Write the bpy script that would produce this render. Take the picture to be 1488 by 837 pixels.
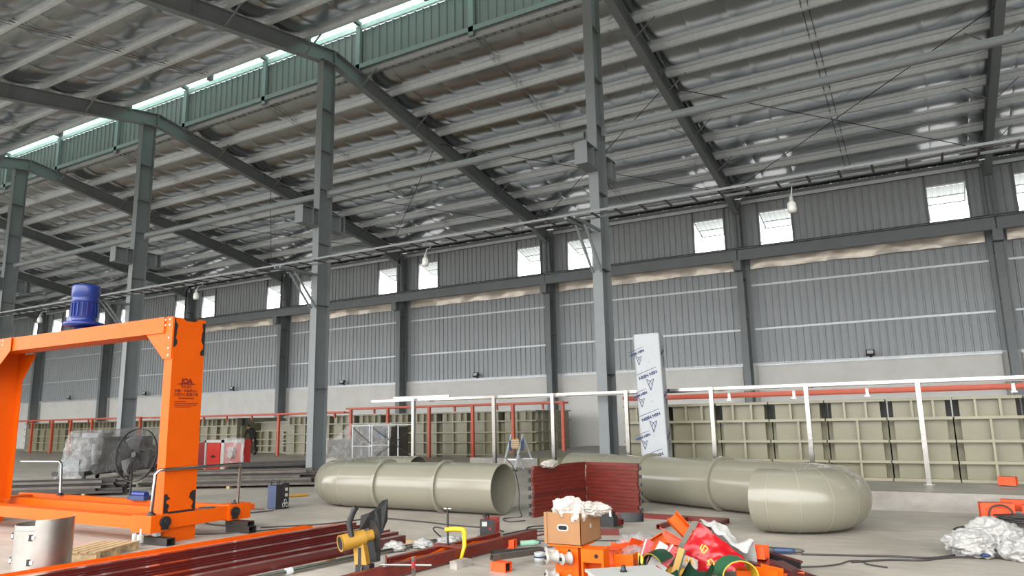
import bpy, bmesh, math, random
from mathutils import Vector, Matrix, noise
for o in list(bpy.data.objects): bpy.data.objects.remove(o)
SC = bpy.context.scene
COL = SC.collection
rnd = random.Random(7)
PI = math.pi

# ---------------------------------------------------------------- camera
FPX, YAW, PITCH, ROLL, CAMZ = 1049.86, .5203, .1792, -.0198, 1.6
fw = Vector((-math.sin(YAW)*math.cos(PITCH), math.cos(YAW)*math.cos(PITCH), math.sin(PITCH)))
rt = Vector((math.cos(YAW), math.sin(YAW), 0)); up = rt.cross(fw)
r2 = rt*math.cos(ROLL)+up*math.sin(ROLL); u2 = up*math.cos(ROLL)-rt*math.sin(ROLL)
cam = bpy.data.cameras.new('camera'); camo = bpy.data.objects.new('camera', cam); COL.objects.link(camo)
m = Matrix((r2, u2, -fw)).transposed().to_4x4(); m.translation = (0, 0, CAMZ)
camo.matrix_world = m
cam.sensor_width = 36; cam.lens = FPX/1488*36; cam.clip_start = .05; cam.clip_end = 500
SC.camera = camo

# ---------------------------------------------------------------- sky and exposure
w = bpy.data.worlds.new('overcast_sky'); SC.world = w; w.use_nodes = True
nt = w.node_tree; bg = nt.nodes['Background']
bg.inputs[1].default_value = 1.75
tcw = nt.nodes.new('ShaderNodeTexCoord'); sxw = nt.nodes.new('ShaderNodeSeparateXYZ'); mrw = nt.nodes.new('ShaderNodeMapRange'); rpw = nt.nodes.new('ShaderNodeValToRGB')
# overcast sky: three times brighter overhead than at the horizon, dull ground below it
nt.links.new(tcw.outputs['Generated'], sxw.inputs[0]); nt.links.new(sxw.outputs[2], mrw.inputs[0])
mrw.inputs['From Min'].default_value = -1; mrw.inputs['From Max'].default_value = 1
rpw.color_ramp.elements[0].position = .494; rpw.color_ramp.elements[0].color = (.1, .098, .094, 1)
rpw.color_ramp.elements[1].position = 1; rpw.color_ramp.elements[1].color = (1, .995, .985, 1)
e_ = rpw.color_ramp.elements.new(.506); e_.color = (.7, .698, .69, 1)
nt.links.new(mrw.outputs[0], rpw.inputs[0]); nt.links.new(rpw.outputs[0], bg.inputs[0])
SC.view_settings.view_transform = 'Standard'; SC.view_settings.look = 'None'
SC.view_settings.gamma = 1; SC.view_settings.use_curve_mapping = False
SC.view_settings.exposure = 2.32
SC.cycles.use_denoising = True
SC.cycles.max_bounces = 10; SC.cycles.diffuse_bounces = 6; SC.cycles.glossy_bounces = 5
SC.cycles.transparent_max_bounces = 12; SC.cycles.caustics_reflective = True
SC.cycles.sample_clamp_indirect = 6

# ---------------------------------------------------------------- helpers
W = {}
def lin(c):
    c = c/255
    return c/12.92 if c <= .04045 else ((c+.055)/1.055)**2.4
def pm(name, rgb, rough=.5, metal=0., var=0., scale=4., bump=0., bscale=30., spec=.5, rvar=0., stretch=None, trans=0., alpha=1., coat=0., dark=None):
    m = bpy.data.materials.new(name); m.use_nodes = True
    n = m.node_tree.nodes; l = m.node_tree.links; b = n['Principled BSDF']
    c = [lin(x) for x in rgb]+[1]
    b.inputs['Base Color'].default_value = c
    b.inputs['Roughness'].default_value = rough; b.inputs['Metallic'].default_value = metal
    b.inputs['Specular IOR Level'].default_value = spec
    if coat: b.inputs['Coat Weight'].default_value = coat; b.inputs['Coat Roughness'].default_value = .1
    if alpha < 1: b.inputs['Alpha'].default_value = alpha
    if trans: b.inputs['Transmission Weight'].default_value = trans
    tc = n.new('ShaderNodeTexCoord'); vec = tc.outputs['Object']
    if stretch:
        mp = n.new('ShaderNodeMapping'); mp.inputs['Scale'].default_value = stretch
        l.new(vec, mp.inputs[0]); vec = mp.outputs[0]
    if var or rvar:
        t = n.new('ShaderNodeTexNoise'); t.inputs['Scale'].default_value = scale; t.inputs['Detail'].default_value = 6
        t.inputs['Roughness'].default_value = .62
        l.new(vec, t.inputs['Vector'])
        if var:
            r = n.new('ShaderNodeValToRGB')
            d = [lin(x) for x in dark]+[1] if dark else [x*(1-var) for x in c[:3]]+[1]
            r.color_ramp.elements[0].position = .3; r.color_ramp.elements[0].color = d
            r.color_ramp.elements[1].position = .68; r.color_ramp.elements[1].color = [min(1, x*(1+var*.35)) for x in c[:3]]+[1]
            l.new(t.outputs['Fac'], r.inputs[0]); l.new(r.outputs[0], b.inputs['Base Color'])
        if rvar:
            mr = n.new('ShaderNodeMapRange'); mr.inputs['To Min'].default_value = max(.03, rough-rvar); mr.inputs['To Max'].default_value = rough+rvar
            l.new(t.outputs['Fac'], mr.inputs[0]); l.new(mr.outputs[0], b.inputs['Roughness'])
    if bump:
        t2 = n.new('ShaderNodeTexNoise'); t2.inputs['Scale'].default_value = bscale; t2.inputs['Detail'].default_value = 4
        l.new(vec, t2.inputs['Vector'])
        bp = n.new('ShaderNodeBump'); bp.inputs['Strength'].default_value = bump; bp.inputs['Distance'].default_value = .02
        l.new(t2.outputs['Fac'], bp.inputs['Height']); l.new(bp.outputs[0], b.inputs['Normal'])
    return m

def V(*a): return Vector(a)
class MB:
    """collects shapes; obj() links them as one mesh object"""
    def __init__(s): s.v = []; s.f = []; s.sm = []
    def add(s, vs, fs, smooth=False):
        k = len(s.v); s.v += [Vector(x) for x in vs]
        s.f += [tuple(i+k for i in f) for f in fs]; s.sm += [smooth]*len(fs); return s
    def box(s, c, d, R=None):
        c = Vector(c); vs = []
        for x in (-.5, .5):
            for y in (-.5, .5):
                for z in (-.5, .5):
                    p = Vector((x*d[0], y*d[1], z*d[2])); vs.append(c+(R @ p if R else p))
        return s.add(vs, [(0, 1, 3, 2), (4, 6, 7, 5), (0, 4, 5, 1), (2, 3, 7, 6), (0, 2, 6, 4), (1, 5, 7, 3)])
    def bb(s, x0, x1, y0, y1, z0, z1): return s.box(((x0+x1)/2, (y0+y1)/2, (z0+z1)/2), (x1-x0, y1-y0, z1-z0))
    def fr(s, p0, p1, upv):
        d = Vector(p1)-Vector(p0); L = d.length; x = d/L
        y = Vector(upv).cross(x)
        if y.length < 1e-4: y = Vector((0, 1, 0)).cross(x)
        if y.length < 1e-4: y = Vector((1, 0, 0))
        y.normalize(); z = x.cross(y)
        return x, y, z, L
    def bar(s, p0, p1, wd, ht, upv=(0, 0, 1)):
        x, y, z, L = s.fr(p0, p1, upv)
        return s.box((Vector(p0)+Vector(p1))/2, (L, wd, ht), Matrix((x, y, z)).transposed())
    def ext(s, p0, p1, prof, upv=(0, 0, 1), closed=True, caps=True, smooth=False):
        """extrudes a 2D outline (across, up) from p0 to p1"""
        x, y, z, L = s.fr(p0, p1, upv); n = len(prof)
        vs = [Vector(p0)+y*a+z*b for a, b in prof]+[Vector(p1)+y*a+z*b for a, b in prof]
        fs = [(i, (i+1) % n, n+(i+1) % n, n+i) for i in range(n if closed else n-1)]
        s.add(vs, fs, smooth)
        if caps and closed: s.add(vs, [tuple(range(n-1, -1, -1)), tuple(range(n, 2*n))])
        return s
    def hollow(s, p0, p1, wd, ht, t, upv=(0, 0, 1)):
        """rectangular tube with open ends"""
        x, y, z, L = s.fr(p0, p1, upv); a, b = wd/2, ht/2; c, d = a-t, b-t
        o = [(-a, -b), (a, -b), (a, b), (-a, b)]; i_ = [(-c, -d), (c, -d), (c, d), (-c, d)]
        vs = [Vector(p)+y*q+z*r for p in (p0, p1) for pr in (o, i_) for q, r in pr]; fs = []
        for k in range(4):
            j = (k+1) % 4
            fs += [(k, j, 8+j, 8+k), (4+j, 4+k, 12+k, 12+j), (j, k, 4+k, 4+j), (8+k, 8+j, 12+j, 12+k)]
        return s.add(vs, fs)
    def cyl(s, p0, p1, r0, r1=None, n=12, caps=True, smooth=True):
        r1 = r0 if r1 is None else r1
        x, y, z, L = s.fr(p0, p1, (0, 0, 1)); vs = []
        for p, r in ((p0, r0), (p1, r1)):
            for i in range(n):
                a = 2*PI*i/n; vs.append(Vector(p)+y*(r*math.cos(a))+z*(r*math.sin(a)))
        s.add(vs, [(i, (i+1) % n, n+(i+1) % n, n+i) for i in range(n)], smooth)
        if caps: s.add(vs, [tuple(range(n-1, -1, -1)), tuple(range(n, 2*n))])
        return s
    def tube(s, pts, r, n=8, closed=False, caps=True):
        pts = [Vector(p) for p in pts]; N = len(pts); vs = []; prev = None
        for i, p in enumerate(pts):
            a = pts[(i-1) % N] if (i or closed) else p
            b = pts[(i+1) % N] if (i < N-1 or closed) else p
            t = (b-a).normalized()
            if prev is None:
                u = Vector((0, 0, 1)).cross(t)
                if u.length < 1e-3: u = Vector((1, 0, 0)).cross(t)
            else: u = prev-t*prev.dot(t)
            u.normalize(); prev = u; q = t.cross(u)
            rr = r[i] if isinstance(r, (list, tuple)) else r
            for k in range(n):
                g = 2*PI*k/n; vs.append(p+u*(rr*math.cos(g))+q*(rr*math.sin(g)))
        fs = []
        for i in range(N if closed else N-1):
            j = (i+1) % N
            for k in range(n): fs.append((i*n+k, i*n+(k+1) % n, j*n+(k+1) % n, j*n+k))
        s.add(vs, fs, True)
        if caps and not closed: s.add(vs, [tuple(range(n-1, -1, -1)), tuple((N-1)*n+k for k in range(n))])
        return s
    def lathe(s, c, prof, n=20, axis=(0, 0, 1), smooth=True):
        """prof: (radius, height along axis)"""
        z = Vector(axis).normalized(); x = z.orthogonal().normalized(); y = z.cross(x); c = Vector(c); vs = []
        for r, h in prof:
            for k in range(n):
                a = 2*PI*k/n; vs.append(c+z*h+x*(r*math.cos(a))+y*(r*math.sin(a)))
        fs = [(i*n+k, i*n+(k+1) % n, (i+1)*n+(k+1) % n, (i+1)*n+k) for i in range(len(prof)-1) for k in range(n)]
        return s.add(vs, fs, smooth)
    def prism(s, pts, d):
        """closed flat outline (3D points) pushed along vector d"""
        n = len(pts); d = Vector(d); pts = [Vector(p) for p in pts]; vs = pts+[p+d for p in pts]
        return s.add(vs, [tuple(range(n-1, -1, -1)), tuple(range(n, 2*n))]+[(i, (i+1) % n, n+(i+1) % n, n+i) for i in range(n)])
    def grid(s, fn, nu, nv, smooth=True):
        vs = [fn(i/nu, j/nv) for i in range(nu+1) for j in range(nv+1)]; k = nv+1
        return s.add(vs, [(i*k+j, i*k+j+1, (i+1)*k+j+1, (i+1)*k+j) for i in range(nu) for j in range(nv)], smooth)
    def blob(s, c, d, seed=0, amp=.25, freq=2.2, sub=3, flat=None, R=None, fold=0.):
        """crumpled closed bag or cloth lump"""
        bm = bmesh.new(); bmesh.ops.create_icosphere(bm, subdivisions=sub, radius=1)
        off = Vector((seed*3.7, seed*1.3, seed*2.1)); vs = []
        for v in bm.verts:
            p = v.co.copy(); q = p*freq+off
            nz = noise.noise(q)*.9 + (1-abs(noise.noise(q*1.9))*2)*.5 + noise.noise(q*4.3)*.25
            if fold: nz += fold*((1-abs(noise.noise(q*2.2+Vector((9, 4, 1))))*2.2)+(.5-abs(noise.noise(q*4.1)))*.8)
            p = p*(1+amp*(nz-.25)); p = Vector((p.x*d[0], p.y*d[1], p.z*d[2]))
            if flat is not None: p.z = max(p.z, flat)
            vs.append(Vector(c)+(R @ p if R else p))
        bm.verts.index_update(); fs = [tuple(v.index for v in f.verts) for f in bm.faces]; bm.free()
        return s.add(vs, fs, True)
    def mesh(s, name, mat, off=None):
        me = bpy.data.meshes.new(name)
        me.from_pydata([tuple(v-off) if off else tuple(v) for v in s.v], [], s.f)
        me.polygons.foreach_set('use_smooth', s.sm); me.materials.append(mat); me.update(); return me
    def obj(s, name, mat, parent=None, loc=None, label=None, fix=True):
        off = W.get(parent.name) if parent else None
        if parent is None and loc is not None: off = Vector(loc)
        me = s.mesh(name, mat, off)
        if fix:
            bm = bmesh.new(); bm.from_mesh(me); bmesh.ops.recalc_face_normals(bm, faces=bm.faces); bm.to_mesh(me); bm.free()
        o = bpy.data.objects.new(name, me); COL.objects.link(o)
        if parent:
            o.parent = parent
            if parent.name in W: W[o.name] = W[parent.name]
        elif off is not None: o.location = off; W[o.name] = off
        if label: o['label'] = label
        return o
def smooth_by_angle(o, deg=40): o.data.set_sharp_from_angle(angle=math.radians(deg))
def thing(name, label=None, cat=None, loc=(0, 0, 0), rz=0, group=None, world=False, kind=None):
    """an Empty at the thing's base; world=True: its parts are drawn in world coordinates"""
    o = bpy.data.objects.new(name, None); COL.objects.link(o); o.empty_display_size = .1
    o.location = loc; o.rotation_euler = (0, 0, rz)
    if world: W[o.name] = Vector(loc)
    return tag(o, label, cat, group, kind)
def tag(o, label=None, cat=None, group=None, kind=None):
    if label: o['label'] = label
    if cat: o['category'] = cat
    if group: o['group'] = group
    if kind: o['kind'] = kind
    return o
def struct(name, loc=(0, 0, 0)): return thing(name, loc=loc, world=True, kind='structure')
def dup(root, loc, rz=None, label=None, group=None):
    def cp(o, par):
        c = o.copy(); COL.objects.link(c)
        if par: c.parent = par
        for ch in list(o.children): cp(ch, c)
        return c
    r = cp(root, None); r.location = loc
    if rz is not None: r.rotation_euler = (0, 0, rz)
    if label: r['label'] = label
    if group: r['group'] = group
    return r
def inst(o, parent, loc=(0, 0, 0)):
    """another piece sharing o's mesh, shifted by loc"""
    c = o.copy(); COL.objects.link(c); c.parent = parent; c.location = o.location+Vector(loc); return c
def text(body, size, R, mat, parent, name='lettering', thick=.0005, align='CENTER', bold=0.):
    """flat print: R is a 4x4 in the parent's (or world) space"""
    cu = bpy.data.curves.new(name, 'FONT'); cu.body = body; cu.size = size; cu.align_x = align; cu.extrude = thick; cu.offset = bold
    t = bpy.data.objects.new('t', cu); COL.objects.link(t)
    dg = bpy.context.evaluated_depsgraph_get(); dg.update()
    me = bpy.data.meshes.new_from_object(t.evaluated_get(dg)); bpy.data.objects.remove(t)
    M = R.copy()
    if parent.name in W: M.translation = M.translation-W[parent.name]
    me.transform(M); me.materials.clear(); me.materials.append(mat); me.name = name
    o = bpy.data.objects.new(name, me); COL.objects.link(o); o.parent = parent; return o
def basis(o, x, y):
    x = Vector(x).normalized(); y = Vector(y); y = (y-x*y.dot(x)).normalized(); z = x.cross(y)
    M = Matrix((x, y, z)).transposed().to_4x4(); M.translation = o; return M

# ---------------------------------------------------------------- materials
M = {}
M['steel'] = pm('grey_steel_paint', (114, 119, 121), .45, 0, .1, 2, spec=.4)
M['galv'] = pm('galvanised_steel', (202, 207, 210), .42, .35, .12, 6)
M['clad'] = pm('grey_cladding_paint', (158, 163, 166), .45, 0, .06, 1.5, spec=.4)
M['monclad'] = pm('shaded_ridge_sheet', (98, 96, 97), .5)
M['plinth'] = pm('pale_plaster_wall', (208, 207, 203), .8, 0, .08, 1.2, bump=.1, bscale=20)
M['foil'] = pm('silver_roof_foil', (208, 211, 213), .2, 1., .08, 1.3, bump=.06, bscale=2.2, rvar=.05)
M['wallfoil'] = pm('crumpled_wall_foil', (236, 226, 212), .35, .3, .15, 2, bump=.3, bscale=6)
M['trans'] = None
M['orange'] = pm('orange_paint', (202, 82, 2), .5, 0, .08, 3, spec=.2)
M['orange_dull'] = pm('orange_primer', (216, 76, 24), .5, 0, .2, 9)
M['rust'] = pm('dark_red_primer', (78, 23, 21), .3, coat=.6, var=.35, scale=5, stretch=(1, .3, 1))
M['rust2'] = pm('red_oxide_paint', (98, 32, 24), .38, 0, .35, 6, stretch=(.4, 1, 3))
M['redrail'] = pm('orange_red_pipe_paint', (184, 80, 54), .45, 0, .15, 5)
M['tank'] = pm('beige_plastic_sheet', (123, 119, 98), .3, 0, .1, 2, spec=.5)
M['tankrib_lit'] = pm('lit_beige_plastic_rib', (140, 135, 113), .3, 0, .1, 2)  # lighter copy of the tank plastic: light on the ribs put into colour
M['tankin'] = pm('olive_plastic_sheet', (120, 116, 92), .4, 0, .1, 2)
M['pipe'] = pm('grey_beige_plastic_pipe', (125, 122, 108), .2, 0, .05, 1.5, spec=.55, bump=.03, bscale=8)
M['weld'] = pm('pale_plastic_weld', (140, 137, 123), .3)
M['stainless'] = pm('stainless_steel', (158, 156, 152), .2, 1., .1, 5, bump=.04, bscale=14)
M['ss_drum'] = pm('brushed_stainless_sheet', (166, 163, 158), .42, 1., .18, 3, bump=.08, bscale=5)
M['black'] = pm('black_plastic', (26, 26, 28), .5)
M['darksteel'] = pm('dark_mill_steel', (54, 51, 48), .5, .4, .35, 5)
M['greysteel'] = pm('weathered_grey_steel', (88, 82, 76), .55, .3, .4, 4, stretch=(1, 1, 1))
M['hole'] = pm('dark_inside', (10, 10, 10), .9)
M['blue'] = pm('blue_motor_paint', (24, 44, 112), .35, 0, .15, 8)
M['yellow'] = pm('yellow_tool_casing', (160, 120, 42), .45, 0, .12, 9)
M['yellow2'] = pm('bright_yellow_paint', (206, 170, 14), .4, 0, .05, 9)
M['white'] = pm('white_plastic', (160, 160, 156), .4)
M['cloth'] = pm('white_cotton_cloth', (172, 165, 157), .9, bump=.3, bscale=30)
M['card'] = pm('brown_cardboard', (134, 97, 64), .85, 0, .1, 6, bump=.05, bscale=60)
M['redpaint'] = pm('red_machine_paint', (170, 44, 36), .4, 0, .12, 4)
M['darkred'] = pm('dark_red_paint', (120, 24, 24), .45)
M['wood'] = pm('weathered_pale_wood', (176, 150, 112), .8, 0, .35, 3, stretch=(1, 8, 8))
M['bagred'] = pm('red_glossy_bag', (158, 8, 20), .28, 0, .15, 6, bump=.35, bscale=16)
M['bagwhite'] = pm('white_thin_plastic_bag', (152, 151, 148), .4, 0, .12, 7, bump=.5, bscale=18)
M['belt_g'] = pm('green_belt_rubber', (22, 86, 54), .5, 0, .12, 6)
M['belt_dg'] = pm('dark_green_belt_rubber', (8, 48, 30), .5, 0, .12, 6)
M['belt_y'] = pm('yellow_belt_rubber', (178, 150, 30), .5, 0, .1, 6)
M['navy'] = pm('navy_metal_casing', (40, 58, 92), .45, 0, .1, 6)
M['cable'] = pm('dark_rubber_cable', (52, 48, 48), .6)
M['cable_r'] = pm('dull_red_cable', (112, 52, 46), .6)
M['gold'] = pm('gold_print', (236, 170, 70), .5)
M['ink_blue'] = pm('blue_print_ink', (26, 46, 88), .6)
M['ink_red'] = pm('maroon_print_ink', (104, 14, 10), .6)
M['film'] = pm('white_printed_film', (158, 162, 165), .3, 0, .06, 3, bump=.12, bscale=9)
M['greyroller'] = pm('grey_plastic_roller', (150, 147, 142), .45)
M['skin'] = pm('skin', (176, 128, 100), .55)
M['blackcloth'] = pm('black_work_clothes', (24, 25, 28), .85, 0, .3, 12)
M['hair'] = pm('black_hair', (14, 13, 13), .5)
M['lampglass'] = pm('lamp_diffuser', (196, 196, 192), .3)
M['greenglass'] = pm('clear_green_plastic', (150, 196, 172), .15, alpha=.6)
M['weldburn'] = pm('charred_black_seam', (22, 18, 18), .7, 0, .4, 14)
def shrink_film():
    m = bpy.data.materials.new('clear_shrink_film'); m.use_nodes = True; n = m.node_tree.nodes; l = m.node_tree.links
    b = n['Principled BSDF']; b.inputs['Base Color'].default_value = (.45, .45, .45, 1); b.inputs['Roughness'].default_value = .2
    t = n.new('ShaderNodeTexNoise'); t.inputs['Scale'].default_value = 3.5; t.inputs['Detail'].default_value = 7; t.inputs['Roughness'].default_value = .7; t.inputs['Distortion'].default_value = 1.2
    tc = n.new('ShaderNodeTexCoord'); l.new(tc.outputs['Object'], t.inputs['Vector'])
    mr = n.new('ShaderNodeMapRange'); mr.inputs['From Min'].default_value = .35; mr.inputs['From Max'].default_value = .75
    mr.inputs['To Min'].default_value = .14; mr.inputs['To Max'].default_value = .72
    l.new(t.outputs['Fac'], mr.inputs[0]); l.new(mr.outputs[0], b.inputs['Alpha'])
    bp = n.new('ShaderNodeBump'); bp.inputs['Strength'].default_value = .6; bp.inputs['Distance'].default_value = .05
    l.new(t.outputs['Fac'], bp.inputs['Height']); l.new(bp.outputs[0], b.inputs['Normal'])
    return m
M['shrink'] = shrink_film()
def translucent(name, rgb, fac=.75):
    m = bpy.data.materials.new(name); m.use_nodes = True; n = m.node_tree.nodes; l = m.node_tree.links
    d = n.new('ShaderNodeBsdfDiffuse'); d.inputs[0].default_value = [lin(x) for x in rgb]+[1]
    t = n.new('ShaderNodeBsdfTranslucent'); t.inputs[0].default_value = [lin(x) for x in rgb]+[1]
    mx = n.new('ShaderNodeMixShader'); mx.inputs[0].default_value = fac
    l.new(d.outputs[0], mx.inputs[1]); l.new(t.outputs[0], mx.inputs[2]); l.new(mx.outputs[0], n['Material Output'].inputs[0]); return m
M['trans'] = translucent('translucent_green_sheet', (136, 168, 157), .85)
M['flap'] = translucent('translucent_white_sheet', (176, 180, 178), .3)
def concrete(name, rgb, dark, s=1.):
    m = pm(name, rgb, .5, 0, .2, .55*s, bump=.06, bscale=25, dark=dark, rvar=.14, spec=.4)
    n = m.node_tree.nodes; l = m.node_tree.links; b = n['Principled BSDF']
    ramp = [x for x in n if x.type == 'VALTORGB'][0]
    t = n.new('ShaderNodeTexNoise'); t.inputs['Scale'].default_value = 5; t.inputs['Detail'].default_value = 8; t.inputs['Roughness'].default_value = .7
    mp = n.new('ShaderNodeMapping'); mp.inputs['Scale'].default_value = (.35, 1.3, 1); tc = [x for x in n if x.type == 'TEX_COORD'][0]
    l.new(tc.outputs['Object'], mp.inputs[0]); l.new(mp.outputs[0], t.inputs['Vector'])
    mr = n.new('ShaderNodeMapRange'); mr.inputs['From Min'].default_value = .35; mr.inputs['From Max'].default_value = .65; mr.inputs['To Min'].default_value = .8; mr.inputs['To Max'].default_value = 1.05
    l.new(t.outputs['Fac'], mr.inputs[0])
    mul = n.new('ShaderNodeMixRGB'); mul.blend_type = 'MULTIPLY'; mul.inputs[0].default_value = 1
    l.new(ramp.outputs[0], mul.inputs[1]); l.new(mr.outputs[0], mul.inputs[2]); l.new(mul.outputs[0], b.inputs['Base Color'])
    return m
M['floor'] = concrete('polished_concrete', (174, 166, 156), (146, 139, 130))
M['kerb'] = concrete('rough_concrete', (158, 153, 146), (128, 123, 116), 2.)
M['yard'] = pm('dull_yard_ground', (112, 108, 100), .9, 0, .2, .4)

# ---------------------------------------------------------------- building shell
B, X0 = 9.2466, -15.86
FX = lambda k: X0+B*k
YW, YC, YR = 31.9, 15.93, 16.2           # wall sheet plane, inner columns, ridge
K0, K1 = -6, 4                           # frames of the hall
XL, XR = FX(K0)-.4, FX(K1)+.4
ZT = lambda y: 13.62-.170*(y-15.9) if y >= YR else 13.62-.170*(2*YR-y-15.9)     # rafter top
ZF = lambda y: ZT(y)+.2                                                          # foil plane

fl = MB().bb(XL-1, XR+1, -1.5, 33, -.25, 0).obj('floor', M['floor']); fl['kind'] = 'structure'
tag(MB().bb(XL-40, XR+40, -60, -1.5, -.3, -.05).obj('ground', M['yard']), kind='structure')
pl = struct('trim_1')
MB().bb(-3.3, 24, 13.78, 31.6, 0, .3).bb(-6.35, -3.3, 15.12, 31.6, 0, .3).obj('raised_slab', M['kerb'], pl)
MB().bb(-14.2, -6.35, 21.6, 31.6, 0, .3).obj('raised_slab', M['kerb'], pl)

# back wall: plinth, ribbed sheets one by one, girts, sill, eave strip
wall = struct('wall_back')
MB().bb(XL, XR, YW+.06, YW+.25, 0, 3.78).obj('plinth', M['plinth'], wall)
for k in range(K0, K1):
    MB().bb(FX(k)+.32, FX(k+1)-.32, YW-.1, YW+.02, .0, 3.66).obj('plinth_panel', M['plinth'], wall)
def ribbed(wd, z0, z1, n):
    p = wd/n; pts = []
    for i in range(n):
        a = i*p; pts += [(a, 0), (a+p*.72, 0), (a+p*.78, -.045), (a+p*.94, -.045)]
    pts.append((wd, 0)); mb = MB()
    vs = [Vector((a, b, z)) for z in (z0, z1) for a, b in pts]; q = len(pts)
    mb.add(vs, [(i, i+1, q+i+1, q+i) for i in range(q-1)]); 
    vs2 = [v+Vector((0, .012, 0)) for v in vs]; mb.add(vs2, [(q+i, q+i+1, i+1, i) for i in range(q-1)])
    return mb
def sheets(xs, z0, z1, n, proto={}):
    for x0, x1 in xs:
        key = (round(x1-x0, 3), z0, z1)
        if key not in proto:
            o = ribbed(x1-x0, z0, z1, n).obj('cladding_sheet', M['clad'], wall, fix=False); o.location = (x0, YW, 0); proto[key] = o
        else:
            c = proto[key].copy(); COL.objects.link(c); c.parent = wall; c.location = (x0, YW, 0)
def split(a, b, n): return [(a+(b-a)*i/n, a+(b-a)*(i+1)/n) for i in range(n)]
WZ0, WZ1 = 8.66, 10.28
WL = (-2.08, -.66); WR = (.8, 2.2)      # windows either side of a frame
for k in range(K0, K1):
    a, b = FX(k), FX(k+1)
    sheets(split(a, b, 11), 3.72, 8.66, 3)
    sheets(split(a+WR[1], b+WL[0], 6), 8.66, 11.0, 3)
    sheets([(a, a+WR[0]), (b+WL[1], b)], 8.66, 11.0, 3)
    sheets([(a+WR[0], a+WR[1]), (b+WL[0], b+WL[1])], WZ1, 11.0, 5)
    for z in (5.17, 7.07):
        MB().ext((a+.3, YW-.05, z), (b-.3, YW-.05, z), [(-.0, -.04), (.03, -.04), (.03, .02), (.13, .02), (.13, .04), (0, .04)]).obj('girt', M['galv'], wall)
    MB().bb(a+.28, b-.28, YW-.16, YW+.02, 3.66, 3.7).bb(a+.28, b-.28, YW-.16, YW-.15, 3.60, 3.72).obj('sill_flashing', M['galv'], wall)
    MB().ext((a+.2, YW-.12, 10.8), (b-.2, YW-.12, 10.8), [(-.14, -.1), (.06, -.1), (.06, -.04), (-.05, -.04), (-.05, .16), (-.14, .16)]).obj('eave_strut', M['steel'], wall)
    MB().bb(a+.2, b-.2, YW-.32, YW-.29, 10.66, 10.80).obj('eave_angle', M['galv'], wall)
    for xx in (a+WR[0], a+WR[1], b+WL[0], b+WL[1]):
        MB().bb(xx-.035, xx+.035, YW-.09, YW-.04, 8.6, 10.95).obj('window_post', M['steel'], wall)
    # crumpled insulation strip showing under the runway beam
    def strip(u, v, a=a, k=k):
        x = a+.35+u*(B-.7); q = Vector((x*1.1, v*1.4, k*3.1))
        d = noise.noise(q)*.09+(.5-abs(noise.noise(q*2.3)))*.08+noise.noise(q*5)*.025
        return Vector((x, YW-.2+d, 8.3-v*(.54+.06*noise.noise(Vector((x*.8, 3, k))))))
    MB().grid(strip, 64, 5).obj('foil_strip', M['wallfoil'], wall, fix=False)
# windows with tilted flaps
wn = 0
for k in range(-5, 3):
    for a, b in (WL, WR):
        wn += 1; x0, x1 = FX(k)+a, FX(k)+b; wo = struct('window_%d' % wn, (x0, YW, WZ0))
        t = .05
        MB().bb(x0, x1, YW-.05, YW+.06, WZ1-t, WZ1).bb(x0, x1, YW-.05, YW+.06, WZ0, WZ0+t).bb(x0, x0+t, YW-.05, YW+.06, WZ0, WZ1).bb(x1-t, x1, YW-.05, YW+.06, WZ0, WZ1).obj('window_frame', M['galv'], wo)
        ang = math.radians(74); L = WZ1-WZ0-.25; d = Vector((0, math.sin(ang), -math.cos(ang))); nn = Vector((0, math.cos(ang), math.sin(ang)))
        p = Vector((x0+t, YW+.07, WZ1-t)); mb = MB(); n = 6; pw = (x1-x0-2*t)/n; pr = []
        for i in range(n): pr += [(i*pw, 0), (i*pw+pw*.7, 0), (i*pw+pw*.78, .04), (i*pw+pw*.93, .04)]
        pr.append((n*pw, 0)); q = len(pr)
        mb.add([p+V(c, 0, 0)+nn*e+d*s for s in (0, L) for c, e in pr], [(i, i+1, q+i+1, q+i) for i in range(q-1)])
        mb.obj('flap', M['flap'], wo, fix=False)
        e = p+d*L
        MB().bar(p, e, .04, .04).bar(p+V(n*pw, 0, 0), e+V(n*pw, 0, 0), .04, .04).bar(e, e+V(n*pw, 0, 0), .04, .04).bar(p+d*L*.55, p+d*L*.55+V(n*pw, 0, 0), .03, .03).obj('flap_frame', M['steel'], wo)
        MB().bar(V(x0+t+.02, YW+.03, WZ0+.25), e-d*.25+V(.02, 0, 0), .035, .035).obj('stay', M['steel'], wo)

# end walls
def corrug(name, x, s, y1):
    wo = struct(name); pts = []; y = -.2
    while y < y1: pts += [(y, 0), (y+.2, 0), (y+.22, .045*s), (y+.26, .045*s)]; y += .28
    mb = MB(); q = len(pts)
    mb.add([V(x+b, a, 3.6) for a, b in pts]+[V(x+b, a, ZF(a)) for a, b in pts], [(i, i+1, q+i+1, q+i) for i in range(q-1)])
    mb.obj('cladding', M['clad'], wo, fix=False)
    MB().bb(x-.1, x+.1, -.2, y1, 0, 3.6).obj('plinth', M['plinth'], wo)
corrug('wall_left', XL, 1, 32.1); corrug('wall_right', XR, -1, 32.1)

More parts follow.
